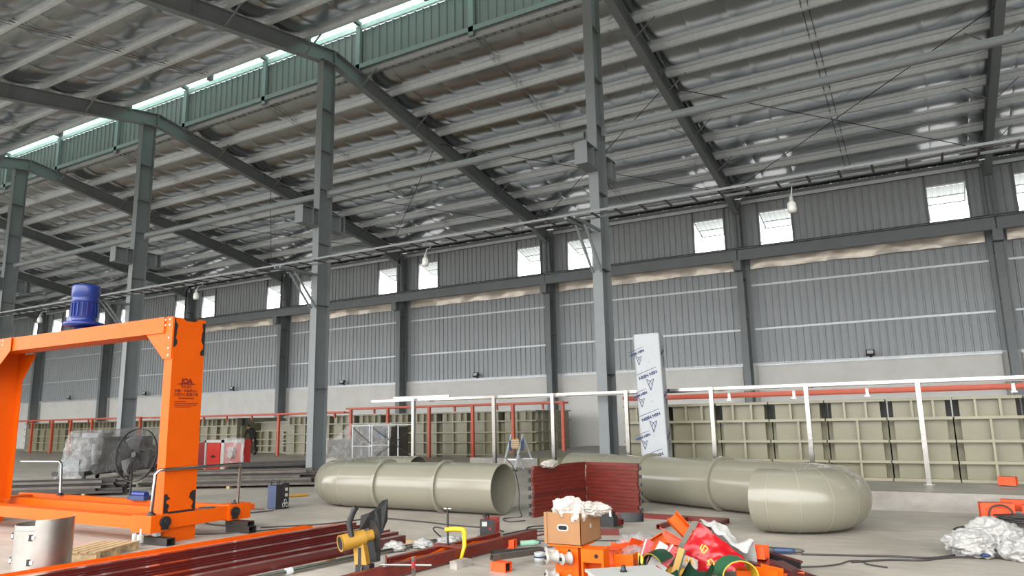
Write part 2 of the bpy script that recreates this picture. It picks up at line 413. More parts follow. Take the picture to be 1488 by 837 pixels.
# roof: purlins, foil blankets, monitor
ceil = struct('ceiling')
PF = [17.5+1.478*i for i in range(10)]; PN = [2*YR-y for y in PF]
def purlin(y, a, b, sgn):
    z = ZT(y); mb = MB()
    mb.bb(a, b, y-.006, y+.006, z, z+.2)
    mb.bb(a, b, min(y, y+.085*sgn), max(y, y+.085*sgn), z, z+.008).bb(a, b, y+.085*sgn-.004, y+.085*sgn+.004, z, z+.024)
    mb.bb(a, b, min(y, y-.085*sgn), max(y, y-.085*sgn), z+.19, z+.2)
    return mb
for ys, sg in ((PF, 1), (PN, -1)):
    p0 = None
    for i, y in enumerate(ys):
        for k in range(K0, K1):
            if p0 is None: p0 = purlin(ys[0], FX(0)-.06, FX(1)+.06, sg).obj('purlin', M['galv'], ceil)
            if i == 0 and k == 0: continue
            inst(p0, ceil, (B*k, y-ys[0], ZT(y)-ZT(ys[0])))
    for k in range(K0, K1):
        xm = FX(k)+B/2
        mb = MB()
        for dx in (-.09, .09):
            for q in (.05, .15): mb.tube([(xm+dx, y, ZT(y)+q) for y in ys], .008, 4)
        mb.obj('sag_rods', M['greysteel'], ceil)
# foil rolls down the slope, sagging between purlins
def foil(ys, y0, y1, wd):
    st = sorted([y0]+list(ys)+[y1])
    rows = []
    for i in range(len(st)-1):
        a, b = st[i], st[i+1]; L = abs(b-a)
        for j in range(6):
            u = j/6; y = a+(b-a)*u
            rows.append((y, ZF(y)+.005-.13*(L/1.478)*math.sin(PI*u)**.8))
    rows.append((st[-1], ZF(st[-1])+.005))
    xs = [0, .03, .25, .5, .75, .97, 1.0]
    hz = [.006, -.001, -.004, -.006, -.004, -.001, .006]
    vs = []; n = len(xs)
    r = random.Random(3)
    for y, z in rows:
        for x, h in zip(xs, hz): vs.append(V(x*wd, y, z+h+r.uniform(-.0015, .0015)))
    return MB().add(vs, [(i*n+j, i*n+j+1, (i+1)*n+j+1, (i+1)*n+j) for i in range(len(rows)-1) for j in range(n-1)], True)
FW = 1.21
Lx = XR-XL; NF = int(Lx/FW)+1
for ys, y0, y1 in ((PF, 17.95, 32.2), (PN, .1, 15.0)):
    ys2 = [y for y in ys if min(y0, y1) < y < max(y0, y1)]
    protos = []
    for i in range(NF):
        if len(protos) < 3:
            o = foil(ys2, y0, y1, FW).obj('foil_sheet', M['foil'], ceil, fix=False); protos.append(o); o.location = (XL+i*FW, 0, 0)
        else:
            c = protos[i % 3].copy(); COL.objects.link(c); c.parent = ceil; c.location = (XL+i*FW, 0, 0)
# roof sheet over the foil (weather side), its edge shows at the ridge opening
def roofsheet(y0, y1, nm):
    mb = MB(); x = XL; pts = []
    while x < XR: pts += [(x, 0), (x+.2, 0), (x+.225, .05), (x+.285, .05)]; x += .31
    q = len(pts)
    mb.add([V(a, y, ZF(y)+.04+b) for y in (y0, y1) for a, b in pts], [(i, i+1, q+i+1, q+i) for i in range(q-1)])
    return mb.obj(nm, M['clad'], ceil, fix=False)
roofsheet(17.42, 32.4, 'roof_sheet'); roofsheet(-.1, 15.06, 'roof_sheet')
# ridge monitor
YA, YB = 15.02, 17.46; ZM = 15.05
def monwall(y, z0, z1, nm):
    mb = MB(); x = XL; pts = []
    while x < XR: pts += [(x, 0), (x+.22, 0), (x+.235, .04), (x+.29, .04)]; x += .31
    q = len(pts)
    mb.add([V(a, y-b, z) for z in (z0, z1) for a, b in pts], [(i, i+1, q+i+1, q+i) for i in range(q-1)])
    return mb.obj(nm, M['monclad'], ceil, fix=False)
monwall(YB+.05, ZF(17.5)+.03, ZM-.12, 'monitor_panel'); monwall(YA-.05, ZF(15.)+.05, ZM-.12, 'monitor_panel')
for k in range(K0, K1):
    a, b = FX(k), FX(k+1)
    for (y0, y1) in ((14.5, YR), (YR, 18.0)):
        mb = MB(); x = a+.02; pts = []
        while x < b-.25: pts += [(x, 0), (x+.13, 0), (x+.16, .08), (x+.27, .08)]; x += .3
        q = len(pts); zf = lambda y: ZM+.32-.13*abs(y-YR)
        mb.add([V(c, y, zf(y)+e) for y in (y0, y1) for c, e in pts], [(i, i+1, q+i+1, q+i) for i in range(q-1)])
        mb.obj('translucent_sheet', M['trans'], ceil, fix=False)
    for y in (YA, YB): MB().bb(a, b, y-.05, y+.05, ZM-.1, ZM+.06).obj('monitor_purlin', M['galv'], ceil)
    MB().bb(a, b, YB-.12, YB-.1, ZF(17.4)-.12, ZF(17.4)+.06).bb(a, b, YB-.12, YB+.0, ZF(17.4)-.12, ZF(17.4)-.11).obj('gutter_angle', M['steel'], ceil)
    for xx in (a, a+B/2):
        MB().bb(xx-.09, xx+.09, YB-.12, YB+.0, ZT(17.4)-.05, ZM).obj('monitor_post', M['steel'], ceil)
        MB().bb(xx-.09, xx+.09, YA-.02, YA+.1, ZT(17.4)-.05, ZM).obj('monitor_post', M['steel'], ceil)
        MB().ext((xx, YA, ZM+.12), (xx, YR, ZM+.26), [(-.07, -.08), (.07, -.08), (.07, .05), (-.07, .05)]).ext((xx, YR, ZM+.26), (xx, YB, ZM+.12), [(-.07, -.08), (.07, -.08), (.07, .05), (-.07, .05)]).obj('monitor_rafter', M['steel'], ceil)
ridge_b = None

# ---------------------------------------------------------------- steel frames
ORD = ['rightmost', 'second from the right', 'third from the right', 'fourth from the right', 'fifth from the right', 'sixth from the right', 'seventh from the right', 'eighth from the right']
def rafter(k, far):
    x = FX(k)
    lab = ('far slope' if far else 'near slope')
    t = thing('roof_rafter', 'grey I-beam roof rafter on the %s, %s' % (lab, ORD[2-k]+' on that slope'), 'rafter', (x, YR, 12.5), world=True, group='roof rafters')
    y0, y1 = (YR, 31.25) if far else (YR, .2)
    sg = 1 if far else -1
    def zb(y):
        z = 13.17-.176*(y-15.65) if far else 13.17-.176*(2*YR-y-15.65)
        e = abs(y-y1); return z-.28*max(0, 1-e/2.4) if far else z
    N = 7; ys = [y0+(y1-y0)*i/N for i in range(N)]+[y1-sg*2.4, y1]
    ys = sorted(ys, reverse=not far)
    mb = MB()
    vs = [V(x+e, y, z) for e in (-.006, .006) for y in ys for z in (zb(y), ZT(y))]; n = len(ys)*2; fs = []
    for i in range(len(ys)-1):
        a = 2*i; fs += [(a, a+2, a+3, a+1), (n+a, n+a+1, n+a+3, n+a+2)]
    mb.add(vs, fs); mb.obj('web', M['steel'], t, fix=False)
    for nm, f, th in (('top_flange', ZT, -.014), ('bottom_flange', zb, .014)):
        mb = MB()
        for a, b in zip(ys[:-1], ys[1:]): mb.bar((x, a, f(a)+th/2), (x, b, f(b)+th/2), .24, .014)
        mb.obj(nm, M['steel'], t)
    for y in (YR+sg*.012, YR+sg*5.2, YR+sg*10.2):
        for s in (-1, 1): MB().bb(min(x, x+s*.115), max(x, x+s*.115), y-.008, y+.008, zb(y)+.01, ZT(y)-.01).obj('stiffener', M['steel'], t)
    for i, y in enumerate(PF if far else PN):
        if abs(y-y1) < .4: continue
        MB().bb(x-.1, x+.1, y-.012, y+.0, ZT(y), ZT(y)+.18).obj('purlin_clip', M['galv'], t)
        if i % 2 == (k % 2):
            for s in (-1, 1):
                MB().bar((x+s*.1, y, zb(y)+.03), (x+s*.75, y, ZT(y)+.02), .05, .02).obj('fly_brace', M['steel'], t)
for k in range(-5, 3): rafter(k, True)
for k in range(-4, 2): rafter(k, False)
for k in (2, 3): pass

CL = {-2: 'tall grey steel I-column at the left edge of the picture',
      -1: 'tall grey steel I-column seen through the orange gantry behind the fan',
      0: 'tall grey steel I-column standing behind the bend of the left beige pipe',
      1: 'tall grey steel I-column beside the white film-wrapped duct, nearest to view'}
NUDGE = {-2: -.1, -1: -.1, 0: 0, 1: 0}
for k in (-2, -1, 0, 1):
    x = FX(k)+NUDGE[k]; zt = 13.02 if k != 2 else 12
    t = thing('steel_column', CL[k], 'column', (x, YC, 0), world=True, group='inner row of columns')
    y0, y1 = 15.65, 16.2
    MB().bb(x-.125, x+.125, y0, y0+.016, .03, zt).obj('front_flange', M['steel'], t)
    MB().bb(x-.125, x+.125, y1-.016, y1, .03, zt).obj('back_flange', M['steel'], t)
    MB().bb(x-.006, x+.006, y0+.016, y1-.016, .03, zt).obj('web', M['steel'], t)
    for z in (2.6, 5.1, 7.0, 8.75, 10.0, 11.4):
        for s in (-1, 1): MB().bb(min(x, x+s*.12), max(x, x+s*.12), y0+.016, y1-.016, z-.007, z+.007).obj('stiffener', M['steel'], t)
    MB().bb(x-.22, x+.22, y0-.1, y1+.1, 0, .03).obj('base_plate', M['steel'], t)
    for dx in (-.17, .17):
        for yy in (y0-.05, y1+.05): MB().cyl((x+dx, yy, .03), (x+dx, yy, .09), .016, n=6).obj('anchor_bolt', M['galv'], t)
    MB().bb(x-.2, x+.2, y0-.05, y1+.05, zt, zt+.03).obj('cap_plate', M['steel'], t)
    # crane corbel, both sides
    for (a, b) in ((14.95, y0), (y1, 16.75)):
        c = MB().bb(x-.16, x+.16, a, b, 8.02, 8.04).obj('corbel_flange', M['steel'], t)
        MB().bb(x-.16, x+.16, a, b, 7.5, 7.52).obj('corbel_flange', M['steel'], t)
        MB().bb(x-.006, x+.006, a, b, 7.52, 8.02).obj('corbel_web', M['steel'], t)
        e = a if a < 15.5 else b
        MB().bb(x-.16, x+.16, e-.008, e+.008, 7.5, 8.04).obj('corbel_end_plate', M['steel'], t)
        for s in (-1, 1): MB().bb(min(x, x+s*.15), max(x, x+s*.15), (a+b)/2+.1, (a+b)/2+.115, 7.52, 8.02).obj('stiffener', M['steel'], t)
# wall columns
for k in range(-5, 3):
    x = FX(k); zt = 10.5
    t = thing('wall_column', 'dark grey steel I-column against the far wall, %s there' % ORD[2-k], 'column', (x, 31.4, 0), world=True, group='wall columns')
    y0, y1 = 31.1, 31.72
    MB().bb(x-.14, x+.14, y0, y0+.016, .02, 8.0).bb(x-.14, x+.14, y0+.1, y0+.116, 8.0, zt+.3).obj('front_flange', M['steel'], t)
    MB().bb(x-.14, x+.14, y1-.016, y1, .02, zt+.3).obj('back_flange', M['steel'], t)
    MB().bb(x-.006, x+.006, y0+.016, y1-.016, .02, zt+.1).obj('web', M['steel'], t)
    for z in (3.4, 5.6, 7.3, 9.2):
        for s in (-1, 1): MB().bb(min(x, x+s*.13), max(x, x+s*.13), y0+.12, y1-.016, z-.007, z+.007).obj('stiffener', M['steel'], t)
    MB().bb(x-.16, x+.16, 30.72, y0, 8.0, 8.02).bb(x-.16, x+.16, 30.72, y0, 7.6, 7.62).bb(x-.006, x+.006, 30.72, y0, 7.62, 8.0).bb(x-.16, x+.16, 30.7, 30.72, 7.6, 8.02).obj('corbel', M['steel'], t)
# crane runway beam along the wall, one length per bay
for k in range(-6, 3):
    a, b = FX(k)+.02, FX(k+1)-.02
    t = thing('runway_beam', 'grey crane runway beam below the far windows, %s length' % ORD[2-k] if 2-k < 8 else 'grey crane runway beam below the far windows, farthest left length', 'beam', (a, 30.9, 8.05), world=True, group='runway beams')
    MB().bb(a, b, 30.78, 31.02, 8.03, 8.05).obj('bottom_flange', M['steel'], t)
    MB().bb(a, b, 30.74, 31.06, 8.5, 8.53).obj('top_flange', M['steel'], t)
    MB().bb(a, b, 30.895, 30.905, 8.05, 8.5).obj('web', M['steel'], t)
    MB().bb(a, b, 30.87, 30.93, 8.53, 8.6).obj('rail', M['darksteel'], t)
# strut pipes between inner columns
for k, lab in ((-3, 'from the far left column out of frame'), (-2, 'between the two leftmost tall columns'), (-1, 'between the two middle tall columns'), (0, 'left of the column by the wrapped duct'), (1, 'right of the column by the wrapped duct')):
    a, b = FX(k), FX(k+1); z = 8.6
    t = thing('strut_pipe', 'long grey round strut pipe high up '+lab, 'pipe', (a, YC, z), world=True, group='strut pipes')
    MB().cyl((a+.3, YC, z), (b-.3, YC, z), .1, n=14).obj('pipe', M['steel'], t)
    for xx in (a+.26, b-.26): MB().bb(xx-.12, xx+.12, YC-.006, YC+.006, z-.12, z+.12).obj('gusset', M['steel'], t)
# X bracing rods in the roof
for k in (-2, -1, 0, 1):
    t = thing('roof_bracing', 'thin crossed brace rods under the far roof, %s braced bay' % ORD[1-k], 'bracing', (FX(k), 22., ZT(22.)-.3), world=True, group='roof brace rods')
    for n, (ya, yb) in enumerate(((22.0, 30.2), (30.2, 22.0))):
        MB().tube([(FX(k)+.1, ya, ZT(ya)-.3-.03*n), (FX(k+1)-.1, yb, ZT(yb)-.3-.03*n)], .014, 6).obj('brace_rod', M['darksteel'], t)
# cable ladder
t = thing('cable_ladder', 'long grey steel cable ladder hung in front of the tall columns', 'cable ladder', (FX(-4), 14.55, 6.1), world=True)
xa, xb = FX(-5), 8.0
for y in (14.3, 14.82): MB().bb(xa, xb, y-.01, y+.01, 6.065, 6.115).obj('rail', M['steel'], t)
r0 = MB().bb(xa+.3-.02, xa+.3+.02, 14.315, 14.805, 6.06, 6.09).obj('rung', M['greysteel'], t)
for i in range(1, int((xb-xa)/.562)): inst(r0, t, (.562*i, 0, 0))
for k in range(-2, 2):
    x = FX(k)+NUDGE[k]
    for dx in (-.11, .11):
        MB().bar((x+dx, 15.64, 6.0), (x+dx, 14.2, 6.0), .05, .06).bar((x+dx, 15.64, 5.0), (x+dx, 14.75, 5.98), .05, .05).obj('bracket', M['steel'], t)
MB().tube([(xa+.1+i*.6, 14.6+.04*math.sin(i*1.3), 6.12) for i in range(int((xb-xa)/.6))], .016, 6).obj('cable', M['cable'], t)
# hanging lamps and floodlights
for i, (x, z) in enumerate(((-2.01, 5.6), (-10.91, 5.62), (-19.92, 5.65), (-29.01, 5.66))):
    lab = ['right of the film-wrapped duct', 'near the middle of the far wall', 'above the right orange gantry post', 'at the far left'][i]
    t = thing('pendant_lamp', 'small white pendant lamp under the cable ladder '+lab, 'lamp', (x, 14.6, z), world=True, group='pendant lamps')
    MB().tube([(x, 14.82, 6.058), (x, 14.8, 6.0), (x+.02, 14.65, 5.95), (x, 14.6, z+.19)], .011, 6).obj('hook', M['galv'], t)
    MB().lathe((x, 14.6, z-.05), [(.0, .24), (.035, .24), (.04, .16), (.055, .13)], 12).obj('socket', M['white'], t)
    MB().lathe((x, 14.6, z-.05), [(.055, .13), (.085, .09), (.088, -.03), (.07, -.08), (0, -.09)], 14).obj('shade', M['lampglass'], t)
for i, x in enumerate((-1.96, -20.34, -29.52, -38.95, -48.05, -57.47)):
    t = thing('floodlight', 'small black floodlight on the far wall ledge, %s of six' % ['rightmost', 'second from the right', 'third from the right', 'fourth from the right', 'fifth from the right', 'leftmost'][i], 'floodlight', (x, 31.6, 3.72), world=True, group='floodlights')
    MB().bar((x, 31.72, 3.72), (x, 31.6, 3.85), .1, .03).obj('bracket', M['black'], t)
    R = Matrix.Rotation(math.radians(-25), 3, 'X')
    MB().box((x, 31.55, 3.88), (.3, .1, .22), R).obj('housing', M['black'], t)
    MB().box(V(x, 31.55, 3.88)+R @ V(0, -.055, 0), (.22, .01, .14), R).obj('lens', M['lampglass'], t)

# ---------------------------------------------------------------- plastic tanks
def tank(x0, x1, y, z0, zt, depth, rows, label, group, mids=(.52,), tops=(.3, .66), end=False):
    t = thing('plastic_tank', label, 'tank', (x0, y, z0), world=True, group=group)
    W_ = x1-x0; g = W_*.1
    mb = MB().bb(x0+g, x1-g, y+.14, y+depth, z0, zt-.04)
    mb.obj('body', M['tank'], t)
    MB().bb(x0+.012, x0+g, y+.34, y+depth, z0, rows[1]).bb(x1-g, x1-(.05 if end else .012), y+.34, y+(.36 if end else depth), z0, rows[1]).obj('side_wall', M['tankin'], t)
    for i, z in enumerate(rows):
        MB().bb(x0+.012, x1-.012, y, y+.14, z-.026, z+.026).obj('rib', M['tankrib_lit'], t)
    MB().bb(x0+.012, x0+g, y+.5, y+.52, rows[1]+.001, rows[0]+.02).obj('gap_shade_sheet', M['black'], t); MB().bb(x1-g, x1-.012, y+.5, y+.52, rows[1]+.001, rows[0]+.02).obj('gap_shade_sheet', M['black'], t)  # black sheets added to stand for the darkness in the gaps between tanks
    for a in tops:
        MB().bb(x0+W_*a-.02, x0+W_*a+.02, y+.01, y+.14, rows[1]+.026, rows[0]-.026).obj('stiffener', M['tankrib_lit'], t)
    for a in mids:
        for i in range(1, len(rows)-1):
            MB().bb(x0+W_*a-.02, x0+W_*a+.02, y+.01, y+.14, rows[i+1]+.026, rows[i]-.026).obj('stiffener', M['tankrib_lit'], t)
    MB().bb(x0+g, x1-g, y+.1, y+.13, zt-.06, zt).bb(x0+g, x1-g, y+depth-.03, y+depth, zt-.06, zt).bb(x0+g, x0+g+.03, y+.1, y+depth, zt-.06, zt).bb(x1-g-.03, x1-g, y+.1, y+depth, zt-.06, zt).obj('rim', M['tank'], t)
    if end:
        for z in rows: MB().bb(x1-.011, x1+.09, y+.02, y+depth, z-.026, z+.026).obj('rib', M['tankrib_lit'], t)
        for u in (.2, .4, .6, .8): MB().bb(x1-.011, x1+.08, y+depth*u-.02, y+depth*u+.02, z0+.02, zt-.03).obj('stiffener', M['tankrib_lit'], t)
        MB().bb(x1-g+.005, x1-.012, y+.37, y+depth, z0, zt-.04).obj('end_plate', M['tank'], t)
    return t
RX = [-6.22, -5.18, -4.09, -3.0, -1.92, -.82, .28, 1.38, 2.5]
RP = ['farthest left, mostly behind the film-wrapped duct', 'just right of the film-wrapped duct', 'third from left', 'fourth from left', 'fifth from left, above the right pipe bend', 'sixth from left, right of the pipe bend', 'third from the right edge', 'second from the right edge', 'at the right edge']
RR = [1.82, 1.46, 1.04, .655, .325]
for i in range(len(RX)-1):
    tank(RX[i], RX[i+1], 15.83, .3, 1.84, 2.4, RR, 'ribbed beige plastic tank in the right row, '+RP[i], 'tanks on the raised slab', tops=((.33, .68) if i % 2 == 0 else (.4, .72)))
LR = [1.92, 1.52, 1.05, .62, .1]
n = 9; xs = [-29.3+(14.75)*i/n for i in range(n+1)]
for i in range(n):
    tank(xs[i], xs[i+1], 27.0, .0 if xs[i] < -14.2 else .3, 1.95, 3.4, LR, 'ribbed beige plastic tank in the middle row behind orange posts, %s of nine' % ['leftmost', 'second from left', 'third from left', 'fourth from left', 'fifth from left', 'fourth from right', 'third from right', 'second from right', 'rightmost'][i], 'tanks in the middle row', end=(i == n-1), tops=(.28, .5, .75), mids=(.5,))
tank(-33.3, -29.4, 28.6, 0, 1.72, 2.2, [1.68, 1.2, .75, .4, .06], 'low olive tank set back behind the man in black', 'set-back tank', mids=(.15, .3, .45, .6, .75), tops=())
n = 13; xs = [-55.5+(22.0)*i/n for i in range(n+1)]
for i in range(n):
    tank(xs[i], xs[i+1], 27.6, 0, 1.95, 3.2, LR, 'ribbed beige plastic tank in the far left row, %s from its left end' % ['first', 'second', 'third', 'fourth', 'fifth', 'sixth', 'seventh', 'eighth', 'ninth', 'tenth', 'eleventh', 'twelfth', 'thirteenth'][i], 'tanks in the far left row', tops=(.3, .55, .78))
# orange pipe frames over the tanks
def railframe(label, x0, x1, y, zt, posts, drops, zd=.2, pz=0, two=True):
    t = thing('pipe_rail', label, 'railing', (x0, y, pz), world=True, group='orange pipe rails')
    MB().bb(x0, x1, y-.04, y+.04, zt-.08, zt).obj('rail', M['redrail'], t)
    if two: MB().bb(x0, x1, y+.36, y+.44, zt-.1, zt-.02).obj('rail', M['redrail'], t)
    for p in posts:
        MB().bb(p-.06, p+.06, y-.06, y+.06, pz, zt-.081).obj('post', M['redrail'], t)
    for d in drops:
        MB().bb(d-.035, d+.035, y+.361, y+.439, zt-.1-zd, zt-.101).obj('hanger', M['redrail'], t)
    return t
railframe('orange-red pipe rail above the middle tank row', -24.4, -12.85, 26.4, 2.27, [-24.1, -21.85, -19.5, -17.2, -15.2, -12.9], [-23, -20.6, -18.4, -16.2, -14])
railframe('orange-red pipe rail behind the tallest left-centre column', -40.1, -24.6, 26.5, 2.12, [-29.05], [-39, -37.2, -35.4, -33.5, -31.5, -27.2, -25.6])
railframe('orange-red pipe rail at the far left with close posts', -56, -40.2, 26.3, 2.15, [-55.2, -51.9, -49.5, -47.4, -45.1, -40.25], [-53.3, -50.6, -48.4, -46.2, -42.5])
t = railframe('pair of orange-red pipes above the right tank row', -6.4, 2.6, 16.4, 2.07, [], [], two=True)
for x in (-5.6, -3.9, -2.55, -1.15, 1.3): MB().bb(x-.03, x+.03, 16.34, 16.36, 1.93, 2.08).bb(x-.05, x+.05, 16.3, 16.36, 1.9, 1.93).obj('pipe_clamp', M['stainless'], t)
# stainless frame in front of the tanks
t = thing('stainless_rack', 'shiny stainless steel frame of square posts and long rails before the tanks', 'frame', (-6, 15.25, 0), world=True)
for y, a, b in ((15.27, -13.2, 3), (15.85-.33, -8.9, 2.5)):
    pass
MB().bb(-13.2, 3.0, 15.24, 15.3, 2.11, 2.17).obj('rail', M['stainless'], t)
MB().bb(-11.6, 3.0, 15.62, 15.68, 2.09, 2.15).obj('rail', M['stainless'], t)
MB().bb(-12.4, -10.6, 15.2, 15.24, 2.17, 2.23).obj('rail', M['stainless'], t)
for px_ in (-11.73, -9.28, -7.68, -5.86, -3.99, -2.14, -.23, 1.72):
    z0 = .3 if px_ > -6.35 else 0
    MB().bb(px_-.04, px_+.04, 15.16, 15.24, z0+.012, 2.17).obj('post', M['stainless'], t)
    MB().bb(px_-.09, px_+.09, 15.12, 15.28, z0, z0+.012).obj('foot_plate', M['stainless'], t)
    MB().bb(px_-.02, px_+.02, 15.3, 15.62, 2.11, 2.15).obj('cross_bar', M['stainless'], t)
# film-wrapped duct with its printed marks
t = thing('wrapped_duct', 'tall upright duct wrapped in white film with blue printed triangles', 'duct', (-5.11, 14.87, 0), rz=.0, world=True)
t.rotation_euler = (0, math.radians(-1.2), math.radians(9))
def duct_outline(h, r=.1, a=.285, b=.26):
    pts = []
    for cx_, cy_, s in ((a-.03, -b+.03, -PI/2), (a-.03, b-.03, 0), (-a+r, b-r, PI/2), (-a+r, -b+r, PI)):
        rr = .03 if cx_ > 0 else r
        for q in range(5): g = s+PI/2*q/4; pts.append((cx_+rr*math.cos(g), cy_+rr*math.sin(g)))
    return pts
del W[t.name]
MB().ext((0, 0, .005), (0, 0, 3.3), [(-b, a) for a, b in duct_outline(0)], upv=(1, 0, 0), smooth=False).obj('film_wrap', M['film'], t)
MB().ext((0, 0, 3.3), (0, 0, 3.32), [(-b*.96, a*.96) for a, b in duct_outline(0)], upv=(1, 0, 0)).obj('folded_top', M['film'], t)
MB().ext((0, 0, 3.12), (0, 0, 3.135), [(-b*1.012, a*1.012) for a, b in duct_outline(0)], upv=(1, 0, 0)).obj('film_edge', M['film'], t)
def film_mark(c, xdir, s=1.):
    c = Vector(c); x = Vector(xdir).normalized(); R = basis(c, x*.94+V(0, 0, .33), V(0, 0, 1)); ex = R.to_3x3() @ V(1, 0, 0); ey = R.to_3x3() @ V(0, 1, 0); ez = ex.cross(ey)
    text('NISIN NSN', .085*s, basis(c+ez*.002, ex, ey), M['ink_blue'], t, bold=.004)
    MB().prism([c+ez*.001+ex*(-.22*s)+ey*.115*s, c+ez*.001+ex*(.22*s)+ey*.115*s, c+ez*.001+ex*(.22*s)+ey*.125*s, c+ez*.001+ex*(-.22*s)+ey*.125*s], ez*.001).obj('print_line', M['ink_blue'], t)
    p = c+V(0, 0, -.06*s)+x*.03*s; u = V(0, 0, 1)
    tri = [p+x*(-.075*s)+u*.0, p+u*(-.04*s), p+x*.075*s, p+u*(-.23*s)]
    mb = MB()
    for a, b in ((0, 1), (1, 2), (2, 3), (3, 0)): mb.bar(tri[a]+ez*.002, tri[b]+ez*.002, .012*s, .002, ez)
    a_ = p+x*(-.035*s)+u*(-.12*s); b_ = p+x*.035*s+u*(-.12*s)
    mb.bar(p+u*(-.04*s)+ez*.002, a_+ez*.002, .01*s, .002, ez).bar(p+u*(-.04*s)+ez*.002, b_+ez*.002, .01*s, .002, ez).bar(a_+ez*.002, p+u*(-.2*s)+ez*.002, .01*s, .002, ez)
    mb.obj('triangle_mark', M['ink_blue'], t)
for z in (2.42, 1.56, .75): film_mark((.0, -.262, z), (1, 0, 0))
for z in (2.9, 2.02, 1.16):
    film_mark((.287, -.02, z), (0, 1, 0)); film_mark((-.2, -.262, z+.0), (1, 0, 0), .8)
mb = MB()
for z in (2.72, 1.9, 1.2): mb.cyl((.03, -.2625, z), (.03, -.2605, z), .02, n=10)
mb.obj('grey_dots', M['greyroller'], t)
# ---------------------------------------------------------------- big pipes
PR = .42
def ubend_pipe(name, label, org, a, n, D0, R, s_open, s_back, rings_f, rings_b, seams, g0=0.):
    """a: along the straight legs (away from the open ends), n: from near leg to far leg; bend centre at org"""
    t = thing(name, label, 'pipe', (org.x, org.y, 0), world=True, group='large beige plastic pipes')
    ax, nx = Vector(a), Vector(n); up_ = V(0, 0, 1); z = PR+.012; c = org.copy(); c.z = z
    path = []
    N = 22
    T0 = nx*math.sin(g0)+ax*math.cos(g0); P0 = c-nx*R*math.cos(g0)+ax*R*math.sin(g0)
    for q in range(8): path.append(P0+T0*(s_open*(1-q/8)))
    for q in range(N+1): g = g0+(PI-g0)*q/N; path.append(c-nx*R*math.cos(g)+ax*R*math.sin(g))
    for q in range(1, 9): path.append(c+nx*R+ax*(s_back*q/8))
    # straight facets of the mitred bend: keep 8 segments
    o = MB(); o.tube(path, PR, 40, caps=False); o.tube(path, PR-.014, 40, caps=False)
    for e, d in ((path[0], path[1]-path[0]), (path[-1], path[-2]-path[-1])):
        d = d.normalized(); o.lathe(e, [(PR, 0), (PR-.014, 0)], 40, d)
    o.obj('pipe_wall', M['pipe'], t, fix=False)
    def ringat(p, d, r1=.05, wd=.03, nm='flange_ring', mt='pipe'):
        d = d.normalized()
        MB().lathe(p, [(PR+.001, -wd), (PR+r1, -wd), (PR+r1, wd), (PR+.001, wd)], 40, d, smooth=False).obj(nm, M[mt], t)
    for s in rings_f: ringat(c-nx*R+ax*s, ax)
    for s in rings_b: ringat(c+nx*R+ax*s, ax)
    for g in seams:
        p = c-nx*R*math.cos(g)+ax*R*math.sin(g); d = nx*math.sin(g)+ax*math.cos(g)
        ringat(p, d, .0025, .005, 'weld_seam', 'weld')
    return t
sm = [PI*q/8 for q in range(0, 9)]
ubend_pipe('bent_pipe', 'huge beige plastic pipe on the floor left of centre, open end facing right', V(-9.93, 11.86, 0), (-1, 0, 0), (0, 1, 0), 0, .93, -3.42, -.2, (-2.25, -.9), (), sm)
ax = (.891, -.454, 0); nx_ = (.454, .891, 0)
t = ubend_pipe('bent_pipe', 'huge beige plastic pipe with rounded return bend at right of centre', V(-1.99, 11.41, 0), ax, nx_, 0, .69, -.1, -5.9, (), (-3.5, -1.75), sm[1:], math.radians(15))
MB().lathe(V(-1.99, 11.41, PR+.012)+Vector(nx_)*.69+Vector(ax)*-4.6, [(PR+.001, -.006), (PR+.004, -.006), (PR+.004, .006), (PR+.001, .006)], 40, ax).obj('weld_seam', M['weld'], t)
# small grey pipe offcuts and case beyond
t = thing('pipe_offcut', 'short olive pipe offcut with dark open end behind the red stack', 'pipe', (-9.6, 18.6, 0), world=True)
MB().cyl((-9.9, 18.6, .262), (-9.0, 19.3, .262), .26, n=24, caps=False).cyl((-9.9, 18.6, .262), (-9.0, 19.3, .262), .24, n=24, caps=False).lathe((-9.9, 18.6, .262), [(.26, 0), (.24, 0)], 24, (.9, .7, 0)).obj('wall', M['tankin'], t, fix=False)
MB().cyl((-9.1, 19.22, .262), (-9.08, 19.24, .262), .239, n=24).obj('inner_shade_disc', M['hole'], t)  # black disc standing for the shade inside the open pipe
t = thing('wrapped_bundle', 'low grey film-covered bundle left of the column by the duct', 'bundle', (-8.3, 18.6, 0), world=True)
MB().blob((-8.3, 18.4, .3), (.75, .4, .34), 5, .15, 1.8, 3, -.3).obj('cover', M['steel'], t)
MB().bb(-8.9, -7.7, 18.1, 18.7, 0, .1).obj('pallet_board', M['wood'], t)

# ---------------------------------------------------------------- man in black
def skin(name, verts, edges, radii, mat, parent, sub=2, root=0):
    me = bpy.data.meshes.new(name); off = W.get(parent.name, V(0, 0, 0))
    me.from_pydata([tuple(v) for v in verts], edges, []); o = bpy.data.objects.new(name, me); COL.objects.link(o); o.parent = parent
    md = o.modifiers.new('s', 'SKIN'); sk = me.skin_vertices[0].data
    for i, r in enumerate(radii): sk[i].radius = (r, r) if not isinstance(r, tuple) else r
    sk[root].use_root = True
    o.modifiers.new('u', 'SUBSURF').levels = sub; o.modifiers['u'].render_levels = sub
    md.use_smooth_shade = True
    me.materials.append(mat); return o
t = thing('person', 'person in black work clothes bending forward before the dark set-back tank', 'person', (-31.55, 27.0, 0), rz=math.radians(18))
